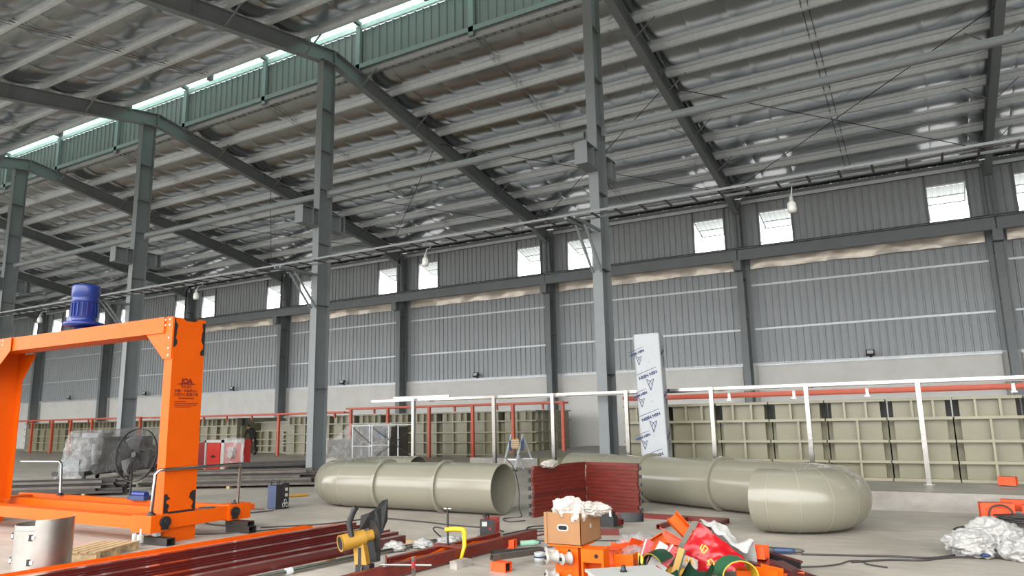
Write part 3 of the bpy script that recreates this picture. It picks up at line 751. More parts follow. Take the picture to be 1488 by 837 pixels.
# local: x right, -y towards the camera
J = dict(pel=(0, .12, .93), ab=(0, .02, 1.08), ch=(.0, -.14, 1.25), nk=(0, -.25, 1.36), nk2=(0, -.3, 1.39),
         shl=(-.19, -.18, 1.3), ell=(-.29, -.22, 1.03), wrl=(-.3, -.34, .79), shr=(.19, -.18, 1.3), elr=(.3, -.14, 1.03), wrr=(.27, -.3, .83),
         hl=(-.1, .1, .88), kl=(-.17, .02, .49), al=(-.2, .09, .1), tl=(-.21, -.1, .045), hr=(.1, .1, .88), kr=(.17, .02, .49), ar=(.2, .09, .1), tr=(.21, -.1, .045))
nm = list(J); ix = {k: i for i, k in enumerate(nm)}
ed = [(ix[a], ix[b]) for a, b in (('pel', 'ab'), ('ab', 'ch'), ('ch', 'nk'), ('nk', 'nk2'), ('ch', 'shl'), ('shl', 'ell'), ('ell', 'wrl'), ('ch', 'shr'), ('shr', 'elr'), ('elr', 'wrr'), ('pel', 'hl'), ('hl', 'kl'), ('kl', 'al'), ('al', 'tl'), ('pel', 'hr'), ('hr', 'kr'), ('kr', 'ar'), ('ar', 'tr'))]
rad = dict(pel=(.16, .12), ab=(.15, .11), ch=(.17, .12), nk=.07, nk2=.06, shl=.075, ell=.052, wrl=.04, shr=.075, elr=.052, wrr=.04, hl=.1, kl=.072, al=.055, tl=.045, hr=.1, kr=.072, ar=.055, tr=.045)
skin('body', [J[k] for k in nm], ed, [rad[k] for k in nm], M['blackcloth'], t)
hd = V(0, -.38, 1.45); R = Matrix.Rotation(math.radians(48), 3, 'X')
mb = MB()
bm = bmesh.new(); bmesh.ops.create_uvsphere(bm, u_segments=16, v_segments=12, radius=1)
vs = []
for v in bm.verts:
    p = v.co.copy(); k = 1-.22*max(0, -p.z); q = V(p.x*.078*k, p.y*.098*k, p.z*.12)
    if p.y < -.75 and -.35 < p.z < .2 and abs(p.x) < .25: q.y -= .022
    vs.append(hd+R @ q)
bm.verts.index_update(); mb.add(vs, [tuple(v.index for v in f.verts) for f in bm.faces], True); bm.free()
hdo = mb.obj('head', M['skin'], t)
for s in (-1, 1):
    MB().blob(hd+R @ V(s*.08, .005, -.01), (.014, .024, .034), 2, .05, 1, 2).obj('ear', M['skin'], hdo)
    MB().blob(hd+R @ V(s*.032, -.088, .015), (.013, .008, .008), 2, 0, 1, 2).obj('eye', M['black'], hdo)
MB().blob(hd+R @ V(0, -.09, -.055), (.024, .008, .007), 1, 0, 1, 2).obj('mouth', M['darkred'], hdo)
mb = MB(); bm = bmesh.new(); bmesh.ops.create_uvsphere(bm, u_segments=16, v_segments=12, radius=1); vs = []
for v in bm.verts:
    p = v.co; q = V(p.x*.086, p.y*.103+.012, p.z*.118+.022)
    if p.y < -.2 and p.z < .45: q = V(p.x*.06, p.y*.05, p.z*.06)
    vs.append(hd+R @ q)
bm.verts.index_update(); mb.add(vs, [tuple(v.index for v in f.verts) for f in bm.faces], True); bm.free(); mb.obj('hair', M['hair'], t)
for s, w_ in ((-1, J['wrl']), (1, J['wrr'])):
    w_ = Vector(w_); d = V(0, -.25, -.97).normalized(); pv = [w_, w_+d*.05, w_+d*.09]; rr = [.026, .032, .026]; e = [(0, 1), (1, 2)]
    for f in range(4):
        b0 = w_+d*.085+V((f-1.5)*.02, 0, 0); L = (.06, .07, .066, .05)[f]
        pv += [b0, b0+d*L*.55+V(0, -.006, 0), b0+d*L+V(0, -.02, .004)]; rr += [.0095, .0085, .007]; q = len(pv); e += [(2, q-3), (q-3, q-2), (q-2, q-1)]
    b0 = w_+d*.04+V(-s*.028, -.01, 0); pv += [b0, b0+d*.035+V(-s*.018, -.012, 0), b0+d*.065+V(-s*.018, -.022, 0)]; rr += [.012, .01, .008]; q = len(pv); e += [(1, q-3), (q-3, q-2), (q-2, q-1)]
    skin('hand', pv, e, rr, M['skin'], t, 1)
for s in (-1, 1):
    MB().blob((s*.205, -.02, .04), (.05, .14, .045), 3, .03, 1, 3, -.04).obj('shoe', M['black'], t)
t = thing('hand_rod', 'thin dark rod held down by the person in black', 'rod', (-31.85, 26.6, 0), world=True)
MB().tube([(-31.86, 26.66, .0), (-31.8, 26.6, .74)], .014, 6).obj('shaft', M['black'], t)
MB().bb(-31.95, -31.78, 26.6, 26.72, 0, .03).obj('foot', M['black'], t)

# ---------------------------------------------------------------- wrapped machines, scaffold, fan
ang = math.atan2(2.2, -1.2)
t = thing('wrapped_machine', 'grey machine on castors wrapped in clear film behind the fan', 'machine', (-21.7, 12.5, 0), rz=math.radians(112)); t.scale = (1, .75, 1)
MB().bb(.1, 3.7, .05, 1.45, .2, .32).obj('base_frame', M['black'], t)
for x in (.25, 1.9, 3.5):
    for y in (.2, 1.3):
        c = MB().cyl((x, y-.03, .08), (x, y+.03, .08), .08, n=14).obj('castor', M['black'], t)
        MB().bb(x-.04, x+.04, y-.05, y-.035, .08, .2).bb(x-.04, x+.04, y+.035, y+.05, .08, .2).bb(x-.04, x+.04, y-.05, y+.05, .17, .2).obj('fork', M['greysteel'], c)
MB().bb(.75, 3.55, .15, 1.35, .32, .95).bb(.95, 3.4, .2, 1.3, .95, 1.28).obj('housing', M['darksteel'], t)
MB().bb(.2, .75, .4, 1.1, .32, .66).bb(.9, 1.5, .4, 1.1, 1.28, 1.42).cyl((.75, .3, .5), (.75, .3, 1.1), .12, n=12).obj('drive_unit', M['steel'], t)
def wrap(u, v):
    g = 2*PI*u; h = [.24, .3, .5, .72, .95, 1.2, 1.42, 1.5, 1.52, 1.52][min(9, int(round(v*9)))]; k = 1 if v < .75 else (1 if v < .8 else (.92 if v < .95 else .0))
    cx_, cy_ = 1.95+.12*v, .75; cc, s_ = math.cos(g), math.sin(g); e = .35
    x = cx_+(1.95-(.45*v*(cc < 0)))*k*math.copysign(abs(cc)**e, cc); y = cy_+.76*k*math.copysign(abs(s_)**e, s_)
    if x < .75: h = h*(.55+.45*max(0, (x+.0)/.75))
    p = V(x, y, h); d = noise.noise(p*2.6)*.06+(.5-abs(noise.noise(p*5)))*.05
    return p+V(cc*d, s_*d, d*.6 if v > .1 else 0)
MB().grid(wrap, 72, 27).obj('film_wrap', M['shrink'], t, fix=False)
# fan
t = thing('pedestal_fan', 'black pedestal fan with round wire cage beside the orange gantry', 'fan', (-15.1, 9.75, 0), rz=.35)
MB().lathe((0, 0, 0), [(0, 0), (.28, 0), (.28, .03), (.06, .06), (.03, .1), (0, .1)], 24).obj('base', M['black'], t)
MB().cyl((0, 0, .06), (0, 0, .86), .025, n=10).obj('pole', M['black'], t)
hc = V(.1, -.05, 1.0); fa = V(-.15, -.97, .1).normalized(); fx = fa.orthogonal().normalized(); fy = fa.cross(fx)
MB().cyl(hc-fa*.25, hc-fa*.02, .1, n=16).obj('motor', M['black'], t)
MB().bar((0, 0, .84), hc-fa*.15, .04, .04).obj('neck', M['black'], t)
rr_ = .56
cg = MB()
for r, q in ((rr_, 0), (rr_*.995, -.03), (rr_*.6, .075), (rr_*.6, -.12), (.12, .1)): cg.tube([hc+fa*q+fx*(r*math.cos(a))+fy*(r*math.sin(a)) for a in [2*PI*i/40 for i in range(40)]], .012 if r > .45 else .004, 6, closed=True)
cg.obj('cage_ring', M['black'], t)
cw = MB()
for i in range(48):
    a = 2*PI*i/48; e = fx*math.cos(a)+fy*math.sin(a)
    cw.tube([hc+fa*.1+e*.1, hc+fa*.085+e*.3, hc+e*rr_], .0022, 3, caps=False).tube([hc-fa*.13+e*.1, hc-fa*.12+e*.3, hc-fa*.03+e*rr_], .0022, 3, caps=False)
tag(cw.obj('cage_wires', M['black'], t), kind='stuff')
MB().cyl(hc-fa*.02, hc+fa*.06, .06, n=16).obj('hub', M['black'], t)
for i in range(3):
    def bl(u, v, i=i):
        r = .07+u*.34; a = 2*PI*i/3+(v-.5)*(.85+.1*u); e = fx*math.cos(a)+fy*math.sin(a); return hc+e*r+fa*(.02+(v-.5)*.09)
    MB().grid(bl, 6, 6).obj('blade', M['black'], t, fix=False)
# red machine
t = thing('red_machine', 'red machine with white-framed doors behind the right orange gantry post', 'machine', (-22.3, 17, 0), world=True)
MB().bb(-24.7, -21.75, 16.75, 17.2, .1, .7).add([V(-24.7, 16.75, .7), V(-21.75, 16.75, 1.05), V(-21.75, 17.2, 1.05), V(-24.7, 17.2, .7), V(-21.75, 16.75, .7), V(-21.75, 17.2, .7)], [(0, 1, 2, 3), (0, 4, 1), (3, 2, 5), (1, 4, 5, 2)]).obj('body', M['darkred'], t)
MB().bb(-21.75, -19.85, 16.66, 16.95, .05, 1.1).obj('cabinet', M['redpaint'], t)
MB().bb(-24.7, -19.85, 16.68, 16.95, 0, .1).obj('skid', M['black'], t)
for x0, x1 in ((-21.75, -21.68), (-20.92, -20.76), (-19.92, -19.85)): MB().bb(x0, x1, 16.62, 16.66, .05, 1.12).obj('frame_strip', M['white'], t)
MB().bb(-21.75, -19.85, 16.62, 16.66, 1.0, 1.1).obj('frame_strip', M['white'], t)
d = MB().bb(-21.62, -20.98, 16.63, 16.66, .15, .95).obj('door', M['redpaint'], t)
MB().cyl((-21.3, 16.6, .55), (-21.3, 16.63, .55), .05, n=12).bb(-21.42, -21.18, 16.615, 16.63, .52, .56).obj('handle', M['black'], d)
MB().cyl((-20.35, 16.52, .62), (-20.35, 16.66, .62), .13, n=16).bb(-20.5, -20.2, 16.55, 16.66, .72, .86).obj('gauge_unit', M['greyroller'], t)
def rw(u, v): p = V(-20.7+u*.98, 16.6-.03*math.sin(u*9)-.02*math.cos(v*11), .06+v*1.1); return p+V(0, noise.noise(p*4)*.04-.03, 0)
MB().grid(rw, 20, 20).obj('film_sheet', M['shrink'], t, fix=False)
MB().tube([(-24.05, 16.9, .78), (-24.0, 16.9, 1.15), (-23.9, 16.9, 1.3), (-23.7, 16.9, 1.3)], .03, 8).obj('lever', M['black'], t)
# wrapped machine 2 and scaffold frame
t = thing('wrapped_machine', 'grey film-wrapped machine behind the scaffold frame left of centre', 'machine', (-19.3, 22.3, 0), world=True)
MB().bb(-21.2, -19.9, 21.9, 23, .15, .9).bb(-19.9, -18.0, 21.9, 23, .15, 1.4).obj('housing', M['greysteel'], t)
MB().bb(-21.3, -17.9, 21.85, 23, 0, .15).obj('base_frame', M['black'], t)
MB().bb(-18.6, -18.2, 21.82, 21.9, .95, 1.25).obj('panel', M['navy'], t)
def wrap2(u, v):
    x = -21.4+u*3.6; top = .95+.55*min(1, max(0, (x+20.6)/.7)); p = V(x, 21.7-.25*(1-v)*abs(math.sin(u*7)), .05+v*top); p.y += noise.noise(p*2.2)*.12+(.5-abs(noise.noise(p*4)))*.1
    return p
MB().grid(wrap2, 50, 20).obj('film_wrap', M['shrink'], t, fix=False)
t = thing('scaffold_frame', 'small white scaffold frame with crossed braces behind the left pipe', 'scaffold', (-17, 20, 0), world=True)
for y in (20.0, 20.9):
    for x in (-18.15, -17.25): MB().cyl((x, y, 0), (x, y, 1.5), .022, n=8).obj('post', M['galv'], t)
    for z in (1.46, .75): MB().cyl((-18.15, y, z), (-17.25, y, z), .018, n=8).obj('rung', M['galv'], t)
for x in (-16.45, -15.7):
    MB().cyl((x, 20.45, 0), (x, 20.45, 1.5), .022, n=8).obj('post', M['galv'], t)
MB().cyl((-17.25, 20, 1.48), (-15.7, 20.45, 1.48), .018, n=8).obj('rail', M['galv'], t)
for a, b in (((-17.25, 20, 1.4), (-15.7, 20.45, .3)), ((-17.25, 20, .3), (-15.7, 20.45, 1.4)), ((-18.15, 20, 1.4), (-17.25, 20, .8))): MB().cyl(a, b, .014, n=6).obj('brace', M['darksteel'], t)
tag(MB().blob((-18.4, 19.3, .16), (.55, .3, .22), 9, .3, 2.4, 3, -.16).obj('rag_heap', M['cloth'], loc=(-18.4, 19.3, 0)), 'pale rag heap on the floor left of the scaffold frame', 'rag')
tag(MB().blob((-17.4, 19.0, .15), (.4, .3, .2), 13, .3, 2.4, 3, -.15).obj('red_scrap', M['darkred'], loc=(-17.4, 19.0, 0)), 'dark red scrap heap below the scaffold frame', 'scrap')
# telescopic ladder
t = thing('folding_ladder', 'folded telescopic aluminium ladder with dark sleeves standing behind the pipes', 'ladder', (-11.45, 20.2, 0), world=True)
for x, xb in ((-11.75, -11.93), (-11.33, -11.5)):
    MB().bar((xb, 20.0, .03), (x, 20.2, 1.02), .07, .03).obj('front_leg', M['galv'], t)
    MB().bar((x-(xb-x)*.38, 20.12, .62), (x, 20.21, 1.0), .1, .05).obj('sleeve', M['navy'], t)
    MB().bar((x, 20.2, 1.0), (x+.02, 20.22, 1.12), .05, .03).obj('hinge', M['galv'], t)
    MB().bb(xb-.07, xb+.07, 19.96, 20.06, 0, .04).obj('foot', M['black'], t)
    MB().bar((xb+.42, 20.6, .03), (x+.04, 20.24, 1.02), .06, .03).obj('rear_leg', M['galv'], t)
for z, q in ((.35, 0),): MB().bar((-11.87, 20.06, .35), (-11.43, 20.06, .35), .03, .04).obj('rung', M['galv'], t)
MB().bar((-11.05, 20.45, .36), (-11.46, 20.47, .36), .03, .03).obj('rung', M['galv'], t)
MB().bb(-11.68, -11.4, 20.13, 20.16, .68, .98).obj('rung_pack', M['yellow'], t)
for z in (.73, .79, .85, .91): MB().bb(-11.68, -11.4, 20.12, 20.13, z, z+.025).obj('rung_edge', M['white'], t)
MB().bb(-11.58, -11.5, 20.1, 20.13, .45, .68).obj('strap', M['black'], t)
# steel profile bundles
def bundle(name, label, p0, p1, wd, nx2, nz, mats, seed, s=.1):
    r = random.Random(seed); p0, p1 = V(*p0), V(*p1); d = (p1-p0).normalized(); sd = V(-d.y, d.x, 0)
    t = thing(name, label, 'steel profiles', tuple(p0), world=True); mats = [M[x] for x in mats]
    for q in (.2, .5, .8): 
        c = p0.lerp(p1, q); MB().bar(c-sd*wd*.55+V(0, 0, .03), c+sd*wd*.55+V(0, 0, .03), .08, .06).obj('wood_batten', M['wood'], t)
    for j in range(nz):
        for i in range(nx2):
            if j and r.random() < .1*j: continue
            o = sd*((i-(nx2-1)/2)*wd/nx2); a = r.uniform(-.25, .2); b = r.uniform(-.5, .35); z = .06+s/2+j*s
            MB().hollow(p0+o+d*a+V(0, 0, z), p1+o+d*b+V(0, 0, z), wd/nx2*.93, s*.96, .006).obj('steel_tube', mats[r.randrange(len(mats))], t)
bundle('profile_bundle', 'long low bundle of grey steel tubes behind the right orange gantry post', (-17.9, 12.2, 0), (-14.1, 14.3, 0), 1.0, 11, 6, ('greysteel', 'darksteel', 'greysteel'), 2, .06)
bundle('profile_bundle', 'dark stack of steel tubes at the foot of the left-centre column', (-18.3, 15.0, 0), (-16.6, 16.4, 0), .8, 9, 7, ('darksteel', 'greysteel'), 5, .06)
bundle('profile_bundle', 'dark steel tube bundle on the floor behind the gantry handrail', (-19.6, 9.3, 0), (-17.4, 10.9, 0), 1.0, 10, 5, ('darksteel', 'greysteel'), 8, .06)

# ---------------------------------------------------------------- orange gantry
t = thing('gantry_frame', 'big orange steel gantry frame with blue motor on its crossbeam', 'gantry', (-11.5, 7.0, 0), world=True)
og = M['orange']
XP = -9.4
p = MB().bb(XP-.18, XP, 6.56, 7.08, .39, 3.15).obj('post', og, t)
text('JOA', .1, basis((XP+.003, 6.82, 2.2), (0, 1, 0), (0, 0, 1)), M['ink_red'], p, bold=.005)
MB().prism([(XP+.001, 6.66, 2.185), (XP+.001, 6.98, 2.185), (XP+.001, 6.94, 2.2), (XP+.001, 6.70, 2.2)], (.002, 0, 0)).obj('logo_bar', M['ink_red'], p)
for z, tx, s in ((2.135, '涂装设备', .045), (2.075, '中国·广东省佛山市', .046), (2.02, '涂装设备有限公司', .05)):
    text(tx, s, basis((XP+.002, 6.82, z), (0, 1, 0), (0, 0, 1)), M['ink_red'], p, bold=.001)
for z, y0, y1, h_ in ((1.975, 6.7, 6.94, .022), (1.935, 6.64, 6.8, .01), (1.905, 6.64, 6.99, .012), (1.88, 6.64, 6.98, .012), (1.855, 6.64, 6.88, .012)):
    mb = MB(); y = y0; r = random.Random(int(z*1000))
    while y < y1: q = r.uniform(.008, .03); mb.bb(XP+.0008, XP+.002, y, y+q, z, z+h_); y += q+.006
    mb.obj('small_print', M['ink_red'], p)
def jag(y, z0, z1, s, seed):
    r = random.Random(seed); n = 9; pts = [(XP+.001, y, z0)]
    for i in range(n+1): pts.append((XP+.001, y+s*(.02+r.random()*.05), z0+(z1-z0)*i/n))
    pts.append((XP+.001, y, z1)); return MB().prism(pts, (.004, 0, 0))
jag(6.56, 2.72, 3.13, 1, 1).obj('burnt_seam', M['weldburn'], p); jag(7.08, 2.62, 3.1, -1, 2).obj('burnt_seam', M['weldburn'], p)
jag(6.57, .39, .66, 1.6, 3).obj('burnt_seam', M['weldburn'], p); jag(7.07, .39, .68, -1.6, 4).obj('burnt_seam', M['weldburn'], p)
MB().bb(XP, XP+.004, 6.58, 7.06, .39, .42).obj('burnt_seam', M['weldburn'], p)
MB().prism([(XP-.05, 6.7, 3.15), (XP-.05, 6.95, 3.15), (XP-.05, 6.9, 3.11), (XP-.05, 6.75, 3.11)], (.053, 0, 0)).obj('burnt_seam', M['weldburn'], p)
# left post: I section
MB().bb(-14.85, -14.45, 6.5, 6.52, .36, 3.2).bb(-14.85, -14.45, 7.06, 7.08, .36, 3.2).bb(-14.66, -14.64, 6.52, 7.06, .36, 3.2).obj('post', og, t)
MB().bb(-14.8, -14.47, 6.6, 7.0, .0, .36).obj('lower_leg', og, t)
MB().bb(XP-.25, XP-.03, 6.62, 7.12, .0, .2).obj('lower_leg', og, t)
# crossbeam with gussets and bolts
MB().bb(-14.85, XP-.18, 6.52, 6.9, 2.93, 3.16).obj('crossbeam', og, t)
def gus(x0, x1, y):
    g = MB().prism([(x0, y, 3.16), (x1, y, 3.16), (x1, y, 2.93), (x0+(x1-x0)*.3, y, 2.55), (x0, y, 2.55)], (0, -.012, 0)).obj('gusset', og, t)
    b = MB(); s = 1 if x1 > x0 else -1
    for q in (.06, .16, .26, .36, .46):
        for z in (3.12, 3.04): b.cyl((x0+s*q, y-.012, z), (x0+s*q, y-.024, z), .014, n=6)
    for z in (2.85, 2.7, 2.6): b.cyl((x0+s*.06, y-.012, z), (x0+s*.06, y-.024, z), .014, n=6)
    b.obj('bolt_row', M['galv'], g)
gus(XP-.01, XP-.62, 6.555); gus(-14.47, -13.75, 6.5)
MB().prism([(-14.45, 7.04, 2.93), (-14.0, 7.04, 2.93), (-14.15, 7.04, 2.75), (-14.45, 7.04, 2.4)], (0, .015, 0)).obj('gusset', og, t)
# base beams
MB().bb(-9.6, -9.37, 6.42, 7.98, .2, .39).obj('end_carriage', og, t)
MB().bb(-9.78, -9.345, 6.36, 6.62, .17, .4).obj('carriage_box', og, t)
MB().bb(-9.6, -9.335, 7.62, 8.02, .18, .41).obj('carriage_box', og, t)
MB().bb(-15.6, -9.78, 6.42, 6.62, .2, .37).obj('base_beam', og, t)
MB().bb(-15.6, -9.6, 7.2, 7.34, .2, .38).obj('base_beam', og, t)
MB().bb(-15.6, -9.6, 7.78, 7.9, .3, .38).obj('base_beam', og, t)
MB().bb(-15.4, -15.1, 6.62, 7.9, .2, .36).obj('end_carriage', og, t)
MB().bb(-9.95, -9.4, 7.95, 8.15, .3, .37).obj('end_stub', og, t)
for y in (6.56, 7.72):
    MB().cyl((-9.345, y, .3), (-9.3, y, .3), .075, n=16).cyl((-9.3, y, .3), (-9.27, y, .3), .04, n=12).bb(-9.34, -9.31, y-.05, y+.05, .2, .28).obj('wheel_bearing', M['black'], t)
for x, y in ((-9.72, 6.4), (-9.55, 6.36)):
    MB().cyl((x, y, .04), (x, y, .15), .045, n=12).obj('guide_roller', M['white'], t)
    MB().cyl((x, y, .15), (x, y, .22), .014, n=8).obj('roller_pin', M['galv'], t)
MB().bb(-9.5, -9.42, 6.5, 6.57, .11, .19).obj('wheel_fork', M['galv'], t)
MB().cyl((-9.5, 7.35, .39), (-9.5, 7.35, .4), .12, n=20).obj('cover_disc', M['greysteel'], t)
# handrails
def rail(pts, nm='handrail'):
    return MB().tube(pts, .024, 10).obj(nm, M['stainless'], t)
rail([(-9.44, 6.42, .4), (-9.4, 6.42, .94), (-9.38, 6.46, 1.0), (-9.35, 6.56, 1.0), (-9.35, 7.72, 1.0), (-9.36, 7.8, .98), (-9.37, 7.82, .92), (-9.38, 7.8, .41)])
rail([(-15.5, 7.72, .97), (-14.25, 7.76, .98), (-14.18, 7.76, .94), (-14.1, 7.74, .38)])
for x, y, z in ((-9.44, 6.42, .4), (-9.42, 7.8, .41), (-14.1, 7.74, .38)): MB().lathe((x, y, z), [(0, 0), (.06, 0), (.06, .015), (.035, .03), (.03, .05), (0, .05)], 14).obj('rail_foot', M['black'], t)
# blue motors
mx, my = -12.0, 6.72
b = MB().lathe((mx, my, 3.16), [(0, .0), (.13, .0), (.13, .05), (.16, .06), (.3, .08), (.3, .13), (.18, .15), (.17, .2), (.185, .22), (.185, .46), (.2, .47), (.2, .52), (.19, .53), (.21, .55), (.21, .72), (.2, .75), (0, .76)], 24).obj('motor', M['blue'], t)
mb = MB()
for i in range(18):
    a = 2*PI*i/18; mb.bar((mx+.19*math.cos(a), my+.19*math.sin(a), 3.39), (mx+.19*math.cos(a), my+.19*math.sin(a), 3.61), .01, .03, (math.cos(a), math.sin(a), 0))
mb.obj('cooling_fins', M['blue'], b)
MB().bb(mx-.33, mx-.16, my-.1, my+.06, 3.3, 3.44).obj('terminal_box', M['blue'], b)
MB().bb(mx-.17, mx-.1, my-.2, my-.185, 3.38, 3.5).obj('name_plate', M['white'], b)
MB().bb(mx-.2, mx+.35, my-.15, my+.15, 3.16, 3.17).obj('mount_plate', M['black'], b)
b = MB().bb(-12.0, -11.55, 7.7, 7.86, .381, .45).obj('drive_motor', M['navy'], t)
MB().cyl((-11.95, 7.78, .47), (-11.6, 7.78, .47), .05, n=12).obj('gearbox', M['blue'], b)
# support blocks
def tubeblock(x, y, z, L, w_, h_, label, rz=0, mt='darksteel'):
    t = thing('support_block', label, 'steel tube', (x, y, z), rz=rz, group='tube blocks under the gantry')
    MB().hollow((-L/2, 0, h_/2), (L/2, 0, h_/2), w_, h_, .008).obj('tube_wall', M[mt], t)
tubeblock(-9.42, 6.53, 0, .55, .13, .1, 'dark open steel tube under the near gantry corner with white rollers', .03)
tubeblock(-9.25, 7.78, 0, .5, .14, .1, 'dark open steel tube, bottom one under the far gantry corner', .02)
tubeblock(-9.28, 7.78, .1, .48, .13, .07, 'dark open steel tube lying upon another under the far gantry corner', .02)
# ---------------------------------------------------------------- stainless drum, pallet
t = thing('steel_drum', 'open stainless steel sheet drum with latches at the lower left', 'drum', (-9.0, 4.8, 0), rz=-.5); t.scale = (.93, .93, .97)
MB().tube([(0, 0, .01), (0, 0, .2), (0, 0, .55)], .31, 36, caps=False).tube([(0, 0, .55), (0, 0, .01)], .303, 36, caps=False).lathe((0, 0, .55), [(.31, 0), (.303, 0)], 36).obj('shell', M['ss_drum'], t, fix=False)
MB().lathe((0, 0, .02), [(.311, 0), (.314, .005), (.311, .012)], 36).lathe((0, 0, .49), [(.311, 0), (.315, .008), (.311, .016)], 36).obj('bead', M['stainless'], t)
def half(u, v): a = -.3+u*2.2; return V(.318*math.cos(a), .318*math.sin(a), .03+v*.58)
MB().grid(half, 30, 2).obj('lap_sheet', M['ss_drum'], t, fix=False)
for a in (-1.75, -.42):
    for z in (.15, .42):
        c, s = math.cos(a), math.sin(a)
        l = MB().bar((.322*c-.05*s*-1, .322*s-.05*c, z), (.322*c-.05*s, .322*s+.05*c, z), .02, .04).obj('latch', M['galv'], t)
        MB().bar((.33*c, .33*s, z-.035), (.33*c, .33*s, z+.035), .03, .012, (c, s, 0)).obj('latch_hook', M['darksteel'], l)
t = thing('wood_pallet', 'small pallet of weathered pale boards behind the stainless drum', 'pallet', (-9.45, 5.72, 0), rz=1.95); t.scale = (.8, .8, .9)
for i in range(5): MB().box((0, -.3+i*.15, .105), (1.05, .11, .022)).obj('board', M['wood'], t)
for x in (-.46, 0, .46): MB().box((x, 0, .0475), (.09, .72, .093)).obj('bearer', M['wood'], t)
# ---------------------------------------------------------------- long bars on the floor
def hbar(x, y0, y1, z, wd, ht, mt, label, group, nm='steel_bar', tilt=0.):
    t = thing(nm, label, 'steel bar', (x, y0, z), world=True, group=group)
    MB().ext((x, y0, z), (x+tilt, y1, z), [(-wd/2, 0), (wd/2, 0), (wd/2, ht), (wd/2-.008, ht), (wd/2-.008, .008), (-wd/2+.008, .008), (-wd/2+.008, ht), (-wd/2, ht)]).obj('channel', M[mt], t)
    return t
z0 = .05
for i, y in enumerate((4.9, 6.6, 8.0)):
    tag(MB().bb(-8.75+i*.15, -6.35+i*.1, y-.04, y+.04, 0, z0).obj('wood_batten', M['wood'], loc=(-7.6, y, 0)), 'wooden batten under the long red bars, %s' % ['nearest to view', 'middle one', 'farthest of three'][i], 'batten', 'battens under the bars')
def solid(x, y0, y1, z, wd, ht, mt, label, group, tilt=0.):
    t = thing('steel_bar', label, 'steel bar', (x, y0, z), world=True, group=group)
    MB().hollow((x, y0, z+ht/2), (x+tilt, y1, z+ht/2), wd, ht, .006).obj('tube', M[mt], t)
g_ = 'long bars on the floor'
hbar(-8.62, 3.6, 8.15, z0, .13, .06, 'orange', 'long orange channel on the floor, leftmost of the bars', g_, tilt=.42)
solid(-8.42, 3.6, 8.5, z0, .07, .06, 'orange_dull', 'long orange bar on the floor, right of the orange channel', g_, tilt=.55)
for i, (x, y1, mt) in enumerate(((-8.1, 8.42, 'rust'), (-7.78, 8.38, 'rust'), (-7.5, 8.3, 'rust'), (-7.22, 8.12, 'rust'), (-6.94, 7.95, 'rust'), (-6.66, 7.75, 'rust'))):
    if i in (1, 3): hbar(x, 3.4, y1, z0, .14, .09, mt, 'long dark red channel open upward on the floor, %s from left' % ('second' if i == 1 else 'fourth'), g_, tilt=.5)
    else: solid(x, 3.4, y1, z0, .1, .1, mt, 'long dark red square tube on the floor, %s' % {0: 'first right of the orange bars', 2: 'third from left', 4: 'second from right', 5: 'rightmost of the red bars'}[i], g_, tilt=.52)
t = thing('stainless_pipe', 'thin stainless pipe with flange on the floor right of the red bars', 'pipe', (-6.2, 6.5, 0), world=True)
MB().cyl((-6.3, 5.0, .035), (-5.9, 8.2, .035), .025, n=12).obj('tube', M['stainless'], t)
MB().cyl((-6.2, 5.83, .035), (-6.19, 5.9, .035), .04, n=14).cyl((-6.07, 6.83, .035), (-6.06, 6.9, .035), .04, n=14).obj('collar', M['galv'], t)
for i, (x, y, a) in enumerate(((-6.05, 7.45, .3), (-5.82, 7.75, -.2), (-5.66, 8.1, .5))):
    tag(MB().blob((x, y, .05), (.13, .09, .06), 21+i, .35, 2.2, 4, -.04, Matrix.Rotation(a, 3, 'Z'), fold=.7).obj('plastic_scrap', M['bagwhite'], loc=(x, y, 0)), 'crumpled whitish plastic scrap right of the red bar ends, %s' % ['nearest', 'middle', 'farthest'][i], 'scrap', 'plastic scraps by the bars')
# red rail frame with wavy orange inside, and the clamp
t = thing('rail_frame', 'dark red twin-rail frame with orange inner faces held by a clamp', 'frame', (-5.1, 7, 0), world=True)
MB().hollow((-5.33, 6.45, .08), (-5.12, 8.45, .08), .07, .12, .006).obj('rail', M['rust2'], t)
MB().hollow((-5.14, 5.2, .08), (-4.8, 8.85, .08), .08, .12, .006).obj('rail', M['rust2'], t)
MB().bar((-5.3, 7.32, .15), (-4.9, 7.32, .15), .12, .02).obj('cross_plate', M['rust2'], t)
r = random.Random(4); pts = [(-5.26, 6.5, .03)]
for i in range(15): q = i/14; pts.append((-5.26+.2*q*.95, 6.5+1.9*q, .09+.05*r.random()))
pts.append((-5.07, 8.4, .03)); MB().prism(pts, (.012, 0, 0)).obj('painted_patch', M['orange'], t)
MB().bb(-5.33, -4.98, 6.5, 6.56, .02, .1).bb(-5.2, -4.85, 8.2, 8.28, .02, .1).obj('cross_bar', M['rust2'], t)
for i, (x, y, rz) in enumerate(((-4.86, 8.25, .2), (-4.2, 6.98, -.12), (-3.98, 7.72, .1))):
    t = thing('orange_block', 'short open orange box section on the floor, %s' % ['under the far end of the red rail', 'under the near end of the grey bar', 'left of the box stand'][i], 'steel block', (x, y, 0), rz=rz, group='orange blocks')
    MB().hollow((-.1, 0, .05), (.1, 0, .05), .12, .1, .007).obj('tube', M['orange_dull'], t)
    MB().box((.07, 0, .05), (.004, .106, .086)).obj('dark_inside', M['hole'], t)
t = thing('bar_clamp', 'yellow clamp with black screw gripping the red rail frame', 'clamp', (-4.98, 7.3, 0), world=True)
